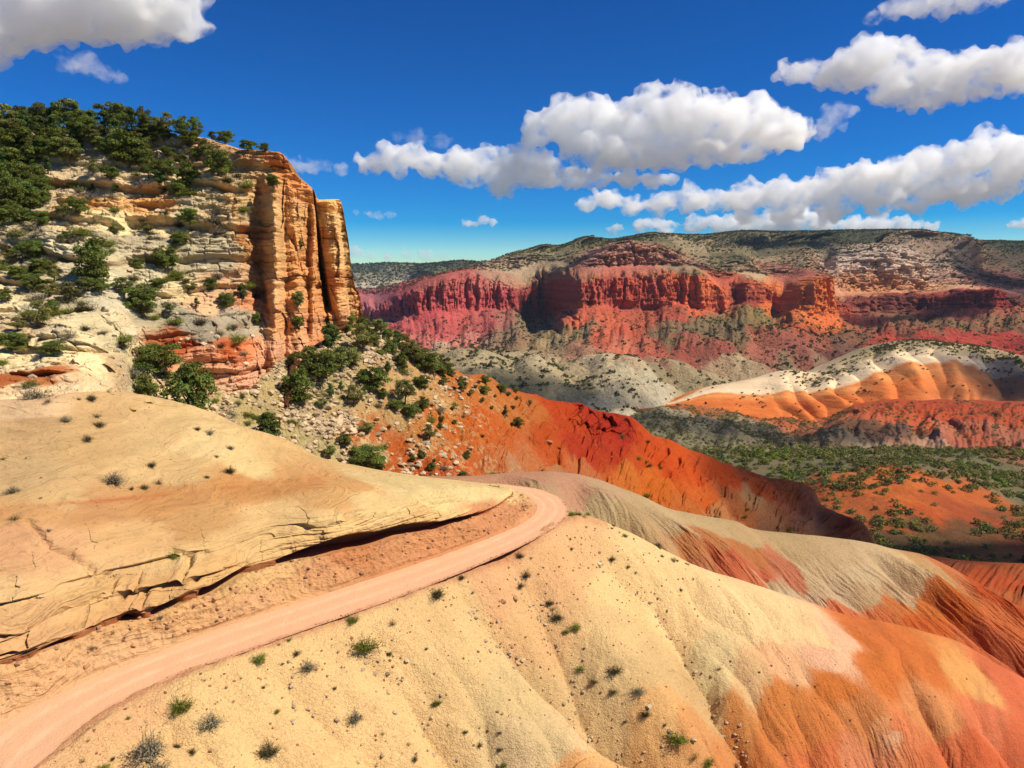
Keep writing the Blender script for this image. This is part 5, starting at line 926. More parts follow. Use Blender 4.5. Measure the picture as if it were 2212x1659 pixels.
for x, y, h, w, k, lab in [(120, 1105, 275, 0.95, 3, 'pointed pinyon standing in the gap between the dome and the rubble slope'), (300, 835, 240, 1.0, 0, 'big dark juniper at the foot of the cliff, leftmost on the rubble slope'), (430, 690, 240, 1.1, 2, 'wide bright green juniper behind the big dark one under the cliff'), (770, 750, 165, 1.1, 0, 'round juniper standing in the middle of the rubble slope'), (950, 830, 170, 0.85, 7, 'open-branched juniper with a visible dark trunk on the rubble slope'), (930, 625, 120, 1.0, 0, 'small round juniper above the open-branched one'),
                           (1300, 755, 100, 0.75, 1, 'narrow upright juniper alone on the orange crest'), (1440, 705, 62, 1.1, 2, 'small round juniper on the skyline of the orange slope'), (720, 1235, 165, 1.2, 5, 'wide dark juniper clump just over the rim of the dome'), (1560, 915, 90, 0.9, 6, 'two-tiered juniper in the orange gully'), (1500, 1305, 75, 1.2, 2, 'dark juniper at the bend of the dirt road'), (1330, 1165, 62, 1.1, 1, 'small juniper with rubble around it in the orange hollow')]:
    p = ground(tal, *H3(x, y, h)[:2]); tree_at(p, H3(x, y, h)[2] * p[1] / IF, w, k, lab)
tal_ = [(380, 560, 110, 1.1), (500, 490, 180, 1), (560, 640, 180, 1.1), (480, 420, 120, 1), (600, 390, 130, .9), (540, 320, 100, .9), (640, 835, 130, 1.2), (500, 800, 110, 1.2), (690, 515, 180, 1), (640, 600, 120, 1.1), (720, 410, 110, .9), (800, 420, 120, 1), (760, 470, 90, 1), (850, 650, 90, 1.2), (960, 530, 130, 1), (1000, 580, 130, 1), (900, 480, 120, 1), (1080, 645, 160, 1), (1040, 610, 120, 1), (1130, 665, 130, 1), (1180, 665, 140, .9), (1050, 730, 90, 1.1), (850, 440, 70, .9), (1060, 870, 100, 1), (990, 905, 80, 1.2), (900, 870, 80, 1.2), (1100, 1055, 110, 1.0),
        (590, 1085, 95, 1.1), (800, 1240, 120, 1.2), (640, 1150, 80, 1.3), (500, 1170, 95, 1), (330, 1165, 70, 1.2), (60, 1090, 90, 1.4), (720, 1010, 75, 1.6), (820, 800, 70, 1.2), (700, 700, 90, 1.1), (560, 760, 80, 1.2), (450, 860, 70, 1.4), (1230, 660, 60, 1.0), (1190, 720, 60, 1.2), (640, 330, 90, .9), (690, 370, 80, .9), (260, 620, 110, 1), (330, 700, 130, 1), (870, 540, 100, 1.1)]
for x, y, h, w in tal_: p = ground(tal, *H3(x, y, h)[:2]); tree_at(p, H3(x, y, h)[2] * p[1] / IF, w, None, *G_tal)
red_ = [(1430, 765, 52, 1.2), (1540, 755, 48, 1.3), (1620, 755, 34, 1.3), (1640, 965, 62, 1.3), (1110, 1230, 55, 1.2), (1050, 1155, 50, 1.2), (1300, 1275, 45, 1.1), (1170, 935, 42, 1.2), (1700, 835, 36, .9), (1350, 775, 36, 1.2), (1420, 815, 32, 1.2), (1165, 985, 45, 1), (1250, 950, 30, 1.4), (1580, 775, 26, 1.3), (1630, 800, 24, 1.3), (1240, 860, 22, 1.3), (1380, 730, 24, 1.2), (1500, 790, 22, 1.3), (1480, 860, 24, 1.3), (1610, 860, 26, 1.3), (1000, 1175, 40, 1.4), (1130, 1180, 24, 1.5)]
for x, y, h, w in red_: p = ground(tal, *H3(x, y, h)[:2]); tree_at(p, H3(x, y, h)[2] * p[1] / IF, w, _tc.choice([0, 1, 2, 5]), *G_red)

# ---- shrubs of the foreground: foot, width in measured units, kind, label
def F7(x, y, r): return (x * 0.434, 1056 + y * 0.434, r * 0.434)
def F8(x, y, r): return (730 + x * 0.3924, 1008 + y * 0.3924, r * 0.3924)
def lone(patch, c, kind, label, group=None, hz=0.85):
    p = ground(patch, c[0], c[1]); return bush_at(p, max(c[2] * 0.8 * p[1] / IF, 0.12), kind, label, group, hz)
for c, k, lab in [
    (F7(1290, 850, 80), 'green', 'small dark green shrub beside the lower edge of the dirt road'), (F7(1755, 655, 70), 'green', 'spiky small green shrub uphill of the brightest green bush'), (F7(1815, 790, 150), 'green', 'brightest yellow-green bush on the slope below the road'), (F7(1950, 670, 55), 'dry', 'small straw-coloured shrub right of the spiky green one'),
    (F7(1530, 890, 105), 'grey', 'grey-green straggly shrub right of the small dark green shrub'), (F8(540, 705, 110), 'dark', 'round blue-grey shrub just under the road, halfway to the bend'), (F7(900, 1090, 130), 'green', 'dark green shrub left of the round grey one in the lower left'), (F7(1045, 1165, 140), 'grey', 'round silvery grey shrub in the lower left'),
    (F7(730, 1320, 220), 'grey', 'largest shrub, grey and sprawling, near the bottom left corner'), (F7(775, 1395, 130), 'grey', 'pale grey shrub cut by the bottom edge below the largest shrub'), (F7(1335, 1310, 130), 'dark', 'dark grey rounded shrub near the bottom centre left'), (F7(1760, 1140, 110), 'grey', 'airy grey shrub in the gully right of the dark rounded one'), (F7(500, 1395, 90), 'green', 'olive shrub at the bottom edge left of the largest shrub'),
    (F7(950, 1310, 60), 'dark', 'small brown shrub right of the largest shrub'), (F8(1520, 1125, 105), 'dark', 'dark shrub at the centre of the slope, upper of the two near the gully'), (F8(1655, 1240, 95), 'grey', 'grey-tipped dark shrub below and right of the central dark one'), (F8(1865, 1500, 140), 'green', 'thick green bush in the gully above the rock rubble'), (F8(1305, 885, 75), 'green', 'upright olive shrub in the upper gully'),
    (F8(1205, 830, 80), 'dark', 'dark shrub tangled with rubble in the upper gully'), (F8(1040, 600, 75), 'dark', 'dark brown shrub below the road near the bend, lower of two'), (F8(1005, 490, 60), 'dark', 'dark brown shrub touching the road edge near the bend'), (F8(890, 1460, 60), 'twig', 'leafless twiggy shrub on the grey band low in the picture'), (F8(1330, 1110, 60), 'green', 'small olive shrub left of the central dark shrub')]:
    lone(fore, c, k, lab)
for c, k, lab in [(H2(215, 790, 175), 'grey', 'wide silvery shrub on the cream ledge at the left edge'), (H2(560, 805, 80), 'dark', 'dark tuft on the dome below the end of the cream ledge'), (H2(680, 1300, 150), 'grey', 'spreading grey-brown shrub in the middle of the dome'), (H2(1395, 1245, 90), 'dark', 'dark star-shaped shrub near the crest of the dome'), (H2(965, 1310, 80), 'twig', 'brown dry shrub on the thin red seam of the dome'), (H2(920, 1205, 70), 'dark', 'small dark shrub uphill of the red seam'),
                  (F7(865, 335, 65), 'green', 'dark green shrub rooted at the top of the stepped ledges'), (H2(600, 960, 80), 'dark', 'brown shrub on the dome, lower of a pair'), (H2(590, 905, 80), 'twig', 'brown shrub on the dome, upper of a pair'), (H2(530, 1045, 75), 'dark', 'lone dark shrub left of the middle of the dome'), (H2(1275, 1010, 70), 'grey', 'grey shrub at the foot of the largest foreground juniper'), (F7(80, 145, 75), 'twig', 'pale twiggy bush at the far left end of the red seam')]:
    lone(dome, c, k, lab)
SL = ('small dry shrub on the pale slope below the dirt road', 'small shrubs on the pale slope below the road')
for c in [F7(1480, 820, 50), F7(410, 1350, 50), F7(2160, 1070, 45), F7(1940, 820, 35), F7(1125, 985, 36), F7(1310, 985, 26), F7(1445, 965, 30), F7(1015, 950, 28), F7(1380, 1105, 36), F7(1670, 990, 30), F7(1390, 770, 26), F7(1435, 750, 26), F7(640, 1140, 30), F7(1400, 870, 24), F7(1200, 940, 24), F7(1000, 1190, 26), F7(880, 1280, 46), F7(560, 1340, 34), F7(440, 1250, 40), F8(805, 520, 40), F8(1160, 750, 55), F8(1250, 910, 46), F8(1415, 1185, 52), F8(1510, 1240, 60), F8(1690, 1360, 80), F8(1960, 1600, 80), F8(2040, 1640, 90), F8(2190, 1645, 70), F8(540, 1305, 52), F8(700, 1460, 40), F8(890, 1555, 42), F8(915, 1640, 50), F8(780, 1530, 50), F8(420, 1610, 50), F8(385, 1525, 36), F8(1600, 550, 34), F8(1510, 510, 58), F8(1640, 580, 36), F8(1285, 450, 34), F8(1280, 395, 30), F8(1890, 675, 30), F8(1960, 615, 26), F8(2100, 1110, 50), F8(280, 1030, 44), F8(485, 1000, 26), F8(675, 610, 56), F8(745, 690, 40), F8(1000, 660, 66), F8(940, 550, 30), F8(1065, 500, 30), F8(1330, 260, 36), F8(1370, 330, 26), F8(1580, 1400, 30), F8(1800, 1420, 30), F8(1900, 1330, 26), F8(1300, 570, 26), F8(240, 1470, 34), F8(600, 1420, 26), F8(1180, 780, 40)]:
    lone(fore, c, _tc.choice(['dry', 'dark', 'twig', 'green', 'dark']), *SL)
DL = ('small weathered shrub on the smooth slickrock above the road', 'small shrubs on the slickrock dome')
for c in [H2(1260, 1275, 38), H2(20, 1160, 50), H2(80, 1360, 90), H2(660, 735, 50), H2(880, 1340, 60), H2(800, 1345, 40), H2(160, 1155, 26), H2(250, 1275, 24), H2(250, 1400, 30), H2(1400, 1100, 60), H2(1320, 1150, 40), H2(400, 930, 90), H2(480, 800, 50), H2(300, 815, 60), H2(300, 1600, 40), H2(1200, 985, 50), F7(800, 640, 44), F7(840, 690, 30), F7(565, 720, 40), F7(460, 790, 60), F7(95, 1020, 28), F7(1630, 380, 24), F7(1535, 395, 26), F7(620, 745, 26), F7(1080, 655, 24), F7(40, 1040, 26)]:
    lone(dome, c, _tc.choice(['dry', 'dark', 'twig', 'grey']), *DL)
RLN = 'grass_tuft'
RL = ('low olive tuft on the crest beside the bend of the road', 'tufts on the crest beyond the bend of the road')
for k in range(34):
    x = 1100 + 420 * _tc.random() ** 1.3; y = np.interp(x, [1100, 1160, 1240, 1290, 1425, 1522], [1046, 1054, 1085, 1108, 1176, 1226]) + _tc.uniform(-2, 16)
    q_ = fore if x > 1262 else road
    pp = ground(fore, x, y, 8); bush_at(pp, _tc.choice([0.25, 0.35, 0.4, 0.6, 0.9]), _tc.choice(['green', 'dark', 'dry', 'green']), *RL, name=RLN)
# ---- undergrowth scattered over the hillside and rubble slope, counted shrubs
def scatter(patch, n, mask, seed, jit=0.5):
    rg = np.random.RandomState(seed); p = patch.pos; a = np.linalg.norm(np.cross(np.gradient(p, axis=0), np.gradient(p, axis=1)), axis=-1)
    w = (a * mask).ravel(); w = np.maximum(w, 0); c = np.cumsum(w); k = np.searchsorted(c, rg.rand(n) * c[-1]); return p.reshape(-1, 3)[np.clip(k, 0, len(c) - 1)]
nz = sstep(-0.1, 0.5, fbm(bp, 14, 3, 301)); steep = 1 - sstep(0.55, 0.85, np.abs(hill.normals()[..., 1]))
for p in scatter(hill, 200, (Vh > 2.2) * (Vh < 10.6) * (1 - wall) * (0.15 + nz + 2.0 * chute) * (0.1 + steep), 5):
    bush_at(p, _tc.uniform(0.9, 2.4), _tc.choice(['green', 'dark', 'green', 'grey']), 'low scrubby bush on a ledge of the stepped sandstone hillside', 'low bushes on the ledges of the hillside', name='ledge_bush')
for p in scatter(tal, 95, (Vt > 2.05) * (Vt < 4.8) * (1 - 0.92 * sstep(940, 1040, Ut)) * (0.2 + sstep(-0.1, 0.4, fbm(bt, 12, 3, 302))), 6):
    bush_at(p, _tc.uniform(0.6, 1.9), _tc.choice(['green', 'dark', 'green', 'grey']), 'low scrubby bush among the pale rubble under the cliff', 'low bushes among the rubble under the cliff', name='ledge_bush')
lap('near plants')
# ---- valley: the nearest trees one by one, the rest as a mass
def clump_soup(pts, size, seed, leaves, tone, leaf=0.22, flat=0.75, var=0.35):
    """many small crowns in one mesh"""
    rg = np.random.RandomState(seed); n = len(pts); size = np.asarray(size)[:, None, None] * np.ones((n, 1, 1))
    d = rg.normal(size=(n, leaves, 3)); d /= np.linalg.norm(d, axis=2, keepdims=True); d[..., 2] = np.abs(d[..., 2]) * 1.0 - 0.1
    lump = 1 + 0.3 * np.sin(3 * np.arctan2(d[..., 1], d[..., 0]) + rg.uniform(0, 6, (n, 1)))[..., None]
    c = pts[:, None] + d * size * rg.uniform(0.6, 1.05, (n, leaves, 1)) * lump * [1, 1, flat] + [0, 0, 1] * size * 0.25
    nn = d + 0.6 * rg.normal(size=d.shape); nn /= np.linalg.norm(nn, axis=2, keepdims=True)
    v, f = quads(c.reshape(-1, 3), nn.reshape(-1, 3), (size * leaf * rg.uniform(0.7, 1.3, (n, leaves, 1))).reshape(-1), rg, 0.8)
    col = 1.15 * lin(tone)[None, None] * rg.uniform(1 - var, 1 + var, (n, 1, 1)) * rg.uniform(0.75, 1.25, (n, leaves, 1)) * np.stack([rg.uniform(0.85, 1.25, n), np.ones(n), rg.uniform(0.7, 1.1, n)], 1)[:, None]
    return v, f, np.repeat(col.reshape(-1, 3), 4, 0)
def soup(name, sets, label):
    V = [(v, f) for v, f, c in sets]; v, f = join(V); o = mesh_obj(name, v, f, M_leaf, False); set_col(o.data, np.concatenate([c for _, _, c in sets])); return tag(o, label, None, None, 'stuff')
den = 0.12 + 1.3 * sstep(-0.25, 0.35, fbm(bv, 45, 3, 303)); inpx = (Uv > 1480) * (Uv < 2300)
orange = np.exp(-(((Uv - 1960) / 190) ** 2 + ((Vv - 4.75) / 0.75) ** 2))
dv = den * inpx * (1 - 0.72 * orange) * (Vv > 3.0) * (Vv < 6.6)
pv_ = scatter(val, 2000, dv, 7); order = np.argsort(pv_[:, 1]); pv_ = pv_[order]
rg = np.random.RandomState(9)
for p in pv_[:112]:
    tree_at(p, rg.uniform(3.0, 6.5), rg.uniform(0.9, 1.3), int(rg.choice([0, 2, 5])), 'dark green juniper on the near valley floor beyond the badland ridges', 'junipers on the near valley floor')
rest = pv_[112:]
far_d = (den * (Vv > 0.95) * (Vv < 3.2) * (Uv > 1300) * (Uv < 2320)) * (1 - 0.6 * sstep(1800, 1850, Uv))
hs_ = scatter(val, 3800, far_d, 8)
lime = scatter(val, 90, inpx * (np.exp(-(((Uv - 1660) / 60) ** 2 + ((Vv - 3.25) / 0.25) ** 2)) + np.exp(-(((Uv - 1730) / 40) ** 2 + ((Vv - 3.9) / 0.2) ** 2)) + 0.6 * np.exp(-(((Uv - 1780) / 30) ** 2 + ((Vv - 3.3) / 0.15) ** 2)) + 0.5 * np.exp(-(((Uv - 2150) / 70) ** 2 + ((Vv - 3.75) / 0.2) ** 2))), 12)
soup('valley_scrub', [clump_soup(rest, rg.uniform(1.0, 3.0, len(rest)), 21, 60, (108, 110, 64)), clump_soup(hs_, rg.uniform(0.6, 1.7, len(hs_)), 22, 26, (118, 116, 76), 0.3), clump_soup(lime, rg.uniform(1.6, 3.2, len(lime)), 23, 90, (108, 120, 50))], 'scattered juniper scrub covering the valley floor and its low hills')
fd = sstep(-0.2, 0.5, fbm(bf, (90, 160, 60), 3, 304))
m1 = (0.25 + fd) * (ba * 1.0 + ta * 0.8 + sl * 2.6 + up_ * 0.6 + 0.02) * (Uf > 780) * (Uf < 2320) + (Vf > 8.6) * (Vf < 9.1) * (Uf > 1000) * (Uf < 2320) * 5
fp = scatter(far, 24000, m1, 9)
hp = scatter(hump, 1400, (0.1 + brush * 2.5) * (Vu > 1.9) * (Vu < 4.9) * (Uu < 2320) * (0.2 + sstep(-0.2, 0.4, fbm(bu, 40, 3, 305))), 10)
tp_ = scatter(tab, 2500, (upm + 0.1) * (tab.U > 740) * (tab.U < 1120), 11)
soup('far_scrub', [clump_soup(fp, 1.2 + 2.6 * rg.rand(len(fp)) ** 2, 31, 10, (88, 92, 58), 0.55), clump_soup(hp, rg.uniform(0.9, 2.0, len(hp)), 32, 14, (104, 102, 62), 0.45), clump_soup(tp_, rg.uniform(3, 7, len(tp_)), 33, 8, (72, 78, 54), 0.6)], 'dots of dark scrub over the far hills, cliffs and mesa slopes')
lap('far plants')
# ================================================================ loose rock
def rock_shape(seed, sub=2, flat=0.5):
    V0, F0 = ico(sub); rg = np.random.RandomState(seed); v = V0 * [1, rg.uniform(0.6, 1.0), flat * rg.uniform(0.7, 1.1)]
    for _ in range(9):
        n = rg.normal(size=3); n /= np.linalg.norm(n); h = rg.uniform(0.35, 0.75); d = v @ n; v = v - np.maximum(d - h, 0)[:, None] * n * 0.92
    return v + 0.04 * fbm(v, 0.5, 2, seed)[:, None] * v, F0
M_stone = mat_ground('loose_stone', gain=0.62, var=0.15, var_s=0.8, grain_s=5.0, grain=0.2, bump=((2.0, 0.06), (9.0, 0.02)))
def rock_soup(name, groups, label):
    V, C, n = [], [], 0
    for pts, size, seed, tone in groups:
        rg = np.random.RandomState(seed); shapes = [rock_shape(seed + k, 1) for k in range(8)]; C0 = lin(tone)
        for k, p in enumerate(pts):
            v, f = shapes[k % 8]; a = rg.uniform(0, 6.28); c, s_ = math.cos(a), math.sin(a); R = np.array([[c, -s_, 0], [s_, c, 0], [0, 0, 1]])
            V.append((v @ R.T * size[k] + p + [0, 0, size[k] * 0.15], f)); C.append(np.repeat((C0 * rg.uniform(0.65, 1.25))[None], len(v), 0))
    v, f = join(V); o = mesh_obj(name, v, f, M_stone, False); set_col(o.data, np.concatenate(C)); return tag(o, label, None, None, 'stuff')
rg = np.random.RandomState(77)
gul = np.zeros((fore.nv, fore.nu))
for pts, dep, wid in g[:5]:
    d, al = fore.line_dist(pts); gul += np.exp(-(d / 1.3) ** 2)
inview = (fore.U < 19)
s1 = scatter(fore, 2600, slope_m * (np.exp(-(fore.V - 2) * 2.2) * (fore.U < 9) * 1.2 + 0.10 * (fore.U < 11) + 0.02) * inview, 41)
s2 = scatter(fore, 1300, np.clip(gul, 0, 1.5) * slope_m, 42)
s3 = scatter(dome, 900, bank * (dome.V < 3.2), 43)
s6 = scatter(dome, 220, (topm > 0.5) * (dome.V < 12.3), 44)
sr = scatter(road, 900, (np.exp(-((np.abs(across - 0.5) - 0.5) / 0.03) ** 2)), 45)
def powr(n, a, b, k=3.0): return a + (b - a) * rg.rand(n) ** k
rock_soup('loose_gravel', [(s1, powr(len(s1), 0.03, 0.20, 4), 1, (196, 140, 96)), (s2, powr(len(s2), 0.04, 0.34, 3), 2, (222, 190, 150)), (s3, powr(len(s3), 0.04, 0.3, 3), 3, (224, 166, 118)), (s6, powr(len(s6), 0.03, 0.12, 3), 4, (170, 120, 80)), (sr, powr(len(sr), 0.03, 0.11, 2), 5, (206, 140, 100))], 'loose stones strewn along the road edges, slopes and gullies')
t1 = scatter(tal, 7000, ont * (1 - sstep(800, 1080, Ut)) * (1 - 0.75 * sstep(720, 800, Ut) * sstep(3.0, 3.6, Vt)) * (Vt < 4.9) * (0.15 + sstep(-0.2, 0.4, fbm(bt, 9, 3, 321))), 46)
t2 = scatter(tal, 700, ont * rightm * (Vt < 4.9), 47)
h1 = scatter(hill, 2200, (Vh > 2.1) * (Vh < 10.9) * (1 - wall) * (0.1 + steep), 48)
rock_soup('talus_rubble', [(t1, powr(len(t1), 0.10, 1.0, 5), 11, (232, 202, 160)), (t2, powr(len(t2), 0.06, 0.5, 5), 12, (208, 120, 76)), (h1, powr(len(h1), 0.10, 0.9, 4.5), 13, (230, 206, 166))], 'broken rock strewn over the rubble slope and hillside ledges')
def boulder(patch, px, py, r, tone, label, seed, flat=0.6):
    p = ground(patch, px, py); v, f = rock_shape(seed, 3, flat); R = r * p[1] / IF
    o = mesh_obj('boulder', v * R, f, M_stone, False); o.location = p + [0, 0, R * flat * 0.35]; o.rotation_euler = (0.1, 0.15, seed); set_col(o.data, np.tile(lin(tone), (len(v), 1))); return tag(o, label, 'boulder')
boulder(tal, 1188, 956, 12, (206, 130, 84), 'flat round boulder resting on the red slope above the grey band', 1, 0.45)
boulder(tal, 1208, 966, 6, (176, 90, 60), 'small dark boulder just below the flat round one', 2)
boulder(hill, 283, 722, 20, (244, 226, 180), 'pale slab boulder perched on edge left of the grey overhang', 3, 0.35)
boulder(hill, 228, 667, 14, (240, 226, 190), 'small white boulder lying in the scrub of the hillside', 4, 0.5)
boulder(fore, 1087, 1299, 9, (214, 160, 110), 'brown boulder half buried at the head of the gully, left of two', 5)
boulder(fore, 1114, 1291, 9, (220, 170, 120), 'brown boulder half buried at the head of the gully, right of two', 6)
boulder(fore, 1295, 1217, 11, (250, 226, 180), 'flat pale stone slab on the slope below the bend', 7, 0.25)
boulder(fore, 877, 1427, 7, (244, 220, 180), 'white stone on the slope right of the brightest green bush', 8, 0.5)
boulder(fore, 633, 1560, 8, (250, 232, 200), 'bright white stone low on the slope between two grey shrubs', 9, 0.5)
boulder(fore, 1400, 1526, 10, (236, 208, 168), 'pale broken boulder in the gully above the thick green bush', 10, 0.6)
boulder(fore, 1500, 1600, 12, (232, 200, 160), 'pale broken boulder in the gully right of the thick green bush', 11, 0.7)
boulder(dome, 287, 880, 15, (232, 190, 120), 'flat tan slab lying on the dome left of the large juniper', 12, 0.3)
lap('rocks')
# ================================================================ clouds
def mat_cloud(name, dens, lo=0.40, hi=0.56, ns=0.006, an=0.0, fade=1.0):
    """vapour: density torn by noise, so that edges fray and thin parts let the sky through"""
    N = NT(name); v = N.n('VolumePrincipled', {'Color': (1, 1, 1, 1), 'Density': dens, 'Anisotropy': an})
    co = N.n('TexCoord').outputs['Object']
    t = N.n('TexNoise', {'Vector': co, 'Scale': ns, 'Detail': 5.0, 'Roughness': 0.62}).outputs['Fac']
    m = N.n('MapRange', {'Value': t, 'From Min': lo, 'From Max': hi, 'To Min': 0.0, 'To Max': dens}).outputs[0]
    N.link(m, v.inputs['Density']); N.link(v.outputs[0], N.out.inputs['Volume']); return N.m
def cloud(label, Y, puffs, mat, seed=0, base=None, sub=9, vox=None, disp=1.0, depth=0.8, flat=0.75, name='cloud', world=None, amp=1.0):
    """puffs: (px, py, r) lobes of the cloud, all at a distance of about Y metres; smaller lobes grow on the bigger ones"""
    rg = np.random.RandomState(seed + 11); k = Y / IF; vs, fs, n0 = [], [], 0; V0, F0 = ico(2); S = []
    for (px, py, r) in puffs:
        c = P(px, py, Y); R = r * k
        c = c + np.array([0, rg.uniform(-0.4, 0.4) * R * depth, 0]); S.append((c, R))
        for j in range(sub):
            d = rg.normal(size=3); d[2] = abs(d[2]) * 0.9 - 0.15; d /= np.linalg.norm(d)
            rr = R * rg.uniform(0.3, 0.55); S.append((c + d * [1, 1, flat] * (R - rr * 0.35), rr))
    for c, R in S:
        vs.append(V0 * [R, R * (0.6 + 0.4 * depth), R * flat] + c); fs.append(F0 + n0); n0 += len(V0)
    v = np.concatenate(vs); f = np.concatenate(fs); org = v.mean(0); Rm = np.mean([r for _, r in S[::sub + 1]])
    me = mesh_data(name, v - org, f); o = bpy.data.objects.new(name, me); COL.objects.link(o)
    md = o.modifiers.new('m', 'REMESH'); md.mode = 'VOXEL'; md.voxel_size = vox or Rm / 11
    dg = bpy.context.evaluated_depsgraph_get(); e = o.evaluated_get(dg); m2 = bpy.data.meshes.new_from_object(e)
    o.modifiers.clear(); o.data = m2; bpy.data.meshes.remove(me)
    n = len(m2.vertices); co = np.empty(n * 3, np.float32); m2.vertices.foreach_get('co', co); co = co.reshape(-1, 3)
    nr = np.empty(n * 3, np.float32); m2.vertex_normals.foreach_get('vector', nr); nr = nr.reshape(-1, 3)
    co0 = co.copy()
    for sc_, a_ in ((1.4, 0.34), (0.6, 0.24), (0.27, 0.12), (0.12, 0.05)):
        co = co + nr * (fbm(co0 + org, Rm * sc_, 2, seed, mode='billow')[:, None] * Rm * a_ * disp * amp)
    if base is not None:
        zb = P(0, base, Y)[2] - org[2]; lo = co[:, 2] < zb; co[lo, 2] = zb + (co[lo, 2] - zb) * 0.25
    m2.vertices.foreach_set('co', co.ravel()); m2.update()
    md = o.modifiers.new('m', 'REMESH'); md.mode = 'VOXEL'; md.voxel_size = (vox or Rm / 11) * 0.7
    bpy.context.view_layer.update(); m3 = bpy.data.meshes.new_from_object(o.evaluated_get(bpy.context.evaluated_depsgraph_get())); o.modifiers.clear(); o.data = m3; bpy.data.meshes.remove(m2); m2 = m3
    m2.polygons.foreach_set('use_smooth', np.ones(len(m2.polygons), bool))
    m2.materials.clear(); m2.materials.append(mat); o.location = org; m2.name = name
    return tag(o, label, 'cloud')

MC1 = mat_cloud('cumulus_vapour', 0.0115, 0.40, 0.52, 0.005); MC2 = mat_cloud('thin_cloud_vapour', 0.0022, 0.46, 0.62, 0.004); MC3 = mat_cloud('loose_cloud_vapour', 0.005, 0.42, 0.60, 0.005)
M6 = mat_cloud('near_cloud_vapour', 0.016, 0.38, 0.52, 0.008); M11 = mat_cloud('horizon_cloud_vapour', 0.004, 0.40, 0.56, 0.0035); M13 = mat_cloud('high_cloud_vapour', 0.009, 0.42, 0.56, 0.006)
cloud('largest white cumulus with a grey flat base, high over the middle of the far mesa', 7000, [(1150, 292, 30), (1185, 270, 52), (1240, 255, 64), (1300, 262, 66), (1365, 270, 66), (1430, 248, 76), (1500, 255, 72), (1570, 272, 68), (1635, 268, 68), (1695, 290, 54), (1740, 290, 28), (1250, 320, 56), (1330, 330, 60), (1400, 330, 60), (1470, 328, 60), (1540, 322, 56), (1620, 325, 46)], MC1, 1, base=372, depth=0.6)
cloud('long low cumulus reaching left from under the largest one', 7300, [(805, 355, 36), (850, 345, 44), (895, 340, 40), (940, 355, 42), (995, 362, 46), (1050, 356, 48), (1085, 352, 44), (1120, 372, 50), (1175, 376, 48), (1080, 405, 34), (1235, 384, 38), (1295, 388, 32), (1355, 388, 30), (1410, 388, 28), (1445, 386, 20), (1020, 385, 34), (1150, 345, 36)], MC1, 2, base=436, depth=0.6)
cloud('bright cumulus at the upper right with a ragged hanging underside', 6200, [(1695, 160, 30), (1740, 152, 36), (1790, 165, 42), (1850, 150, 56), (1905, 128, 66), (1960, 132, 58), (2015, 155, 56), (2070, 160, 54), (2120, 142, 60), (2180, 140, 62), (2240, 150, 66), (2320, 160, 66), (1930, 195, 50), (2000, 205, 46), (2060, 200, 40), (1975, 228, 28), (2130, 190, 40)], MC1, 3, depth=0.6)
cloud('wide bank of cumulus that climbs towards the right edge, above the mesa', 8200, [(1265, 442, 28), (1315, 430, 36), (1370, 445, 34), (1430, 440, 38), (1490, 434, 40), (1550, 438, 40), (1610, 426, 46), (1680, 425, 48), (1750, 416, 52), (1800, 400, 52), (1860, 395, 56), (1920, 385, 56), (1975, 376, 60), (2030, 362, 66), (2080, 345, 66), (2140, 338, 66), (2200, 345, 68), (2260, 350, 68), (2330, 370, 68), (1900, 435, 46), (1990, 428, 48), (2080, 418, 46), (2160, 408, 44), (1700, 462, 38), (1800, 458, 40), (1620, 465, 32)], MC1, 4, base=490, depth=0.6)
cloud('low bright bank of cloud resting along the mesa skyline', 10500, [(1330, 496, 16), (1390, 490, 24), (1440, 490, 26), (1500, 486, 28), (1560, 488, 30), (1610, 488, 32), (1665, 482, 36), (1720, 478, 38), (1780, 484, 36), (1840, 488, 32), (1900, 488, 32), (1960, 490, 28), (2010, 492, 20)], MC1, 5, depth=0.5)
cloud('big bright cloud cut off by the top left corner', 3800, [(-120, 40, 110), (0, 30, 96), (90, 25, 88), (180, 20, 92), (270, 15, 90), (340, 30, 80), (395, 55, 52), (300, 65, 56), (200, 60, 52), (120, 55, 50), (20, 85, 46), (405, 10, 50), (345, 90, 30), (-60, 90, 60), (100, -60, 80), (250, -70, 90), (370, -50, 70)], M6, 6, depth=0.7)
cloud('faint wisp hanging under the top left cloud', 5200, [(150, 135, 26), (190, 140, 30), (225, 158, 24), (262, 168, 18), (130, 120, 16)], MC3, 7, sub=5)
cloud('faint wisp between the upper right cloud and the largest cumulus', 6600, [(1775, 285, 22), (1800, 245, 30), (1830, 240, 22), (1790, 262, 26), (1820, 270, 18), (1765, 296, 14)], MC3, 8, sub=5)
cloud('tiny isolated puff in the gap below the long low cumulus', 8000, [(1045, 476, 15), (1064, 480, 12), (1008, 482, 12), (1025, 484, 10)], MC1, 9, sub=6)
cloud('soft small cloud beside the tip of the sandstone pillar', 8000, [(640, 358, 24), (675, 362, 22), (700, 360, 18), (610, 350, 20), (735, 366, 16)], MC3, 10, sub=5)
cloud('low cloud puffs on the horizon just right of the cliff', 12000, [(765, 545, 20), (800, 552, 14), (840, 554, 14), (880, 550, 16), (920, 552, 18), (960, 558, 14), (1000, 562, 12)], M11, 11, sub=5)
cloud('faint streak of cloud left of the tiny puff', 9000, [(820, 466, 14), (845, 464, 12), (800, 462, 11), (770, 458, 10)], MC3, 12, sub=4)
cloud('bright cloud cut off by the top right edge of the picture', 5200, [(1890, 38, 22), (1930, 20, 32), (1990, 8, 38), (2050, 0, 42), (2110, -10, 42), (1960, 5, 30), (2160, -16, 36)], M13, 13, sub=7)
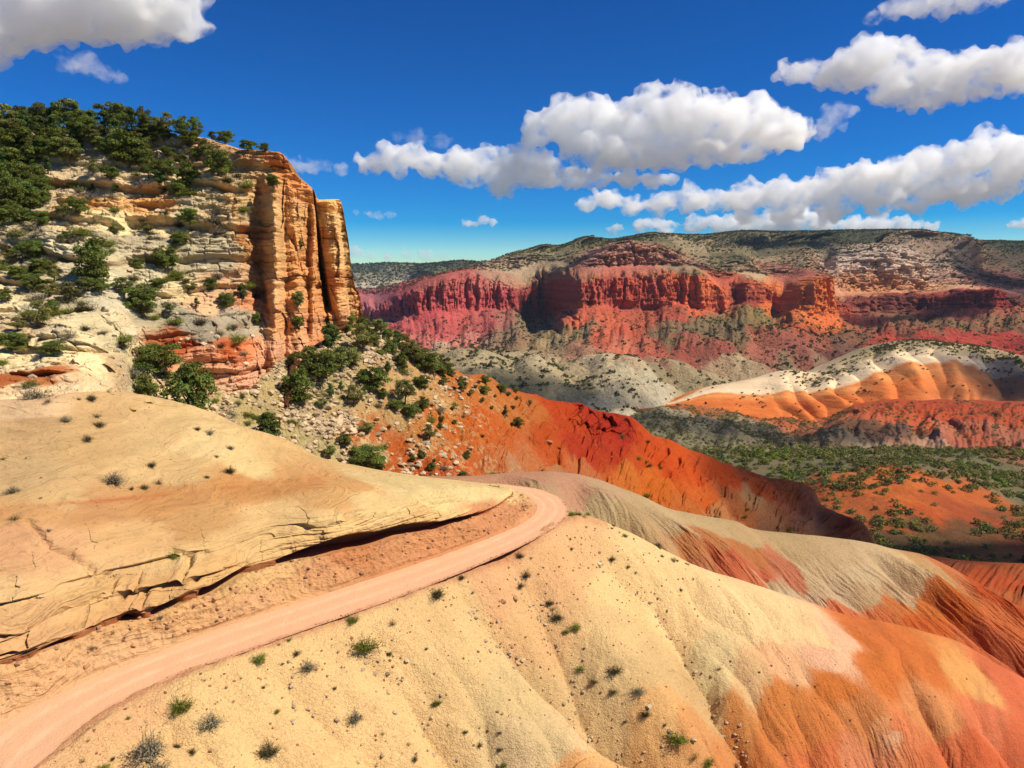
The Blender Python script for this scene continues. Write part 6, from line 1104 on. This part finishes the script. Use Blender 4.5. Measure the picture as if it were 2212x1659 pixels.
cloud('small white puff at the right edge above the mesa rim', 9000, [(2195, 486, 14), (2212, 482, 17), (2235, 486, 17)], MC1, 14, sub=5)
cloud('pale smudge of cloud above the long low cumulus', 9500, [(900, 300, 26), (950, 305, 24), (860, 296, 18)], MC2, 15, sub=4)
# unseen clouds added overhead, placed so their shadows fall on chosen ground
def overhead(px, py, Y, rx, ry, alt, seed, label, od=1.6):
    g_ = P(px, py, Y); c = g_ + np.array(SUN[:]) * ((alt - g_[2]) / SUN[2]); V0, F0 = ico(5); m_ = min(rx, ry)
    v = V0 * [rx, ry, m_ * 0.4]; v = v + V0 * (fbm(V0 * 1.0, 0.8, 5, seed)[:, None] * 0.5 * m_)
    o = mesh_obj('cloud', v, F0, mat_cloud('shade_cloud_vapour', od / (0.55 * m_), 0.30, 0.55, 1.6 / m_)); o.location = c; return tag(o, label, 'cloud')
overhead(1780, 1110, 205, 52, 36, 900, 1, 'small unseen cloud added overhead to darken the lower end of the orange ridge', 1.7)
overhead(2170, 1215, 300, 60, 26, 1000, 2, 'unseen cloud added overhead to shade the near right corner of the valley')
overhead(1180, 830, 740, 150, 70, 1200, 3, 'unseen cloud added overhead to shade the grey hills behind the orange crest', 0.8)
overhead(1600, 940, 620, 150, 60, 1200, 4, 'unseen cloud added overhead to shade the brushy hills before the banded hump', 0.8)
overhead(2215, 590, 1800, 130, 330, 1600, 5, 'unseen cloud added overhead to shade the far right end of the mesa')
overhead(1990, 668, 1440, 170, 50, 1600, 6, 'long unseen cloud added overhead to shade the dark red ledges at the right')
overhead(1640, 530, 2150, 80, 90, 1700, 7, 'small unseen cloud added overhead to shade the slope under the middle of the rim')
overhead(1745, 535, 2150, 60, 80, 1700, 9, 'small unseen cloud added overhead to shade the slope right of the middle of the rim')
overhead(1200, 610, 1560, 60, 50, 1500, 10, 'small unseen cloud added overhead to shade the recess between two red buttes')
overhead(2180, 820, 820, 70, 80, 1100, 8, 'unseen cloud added overhead to shade the right end of the banded hump')
lap('clouds')
build_haze()
lap('end')
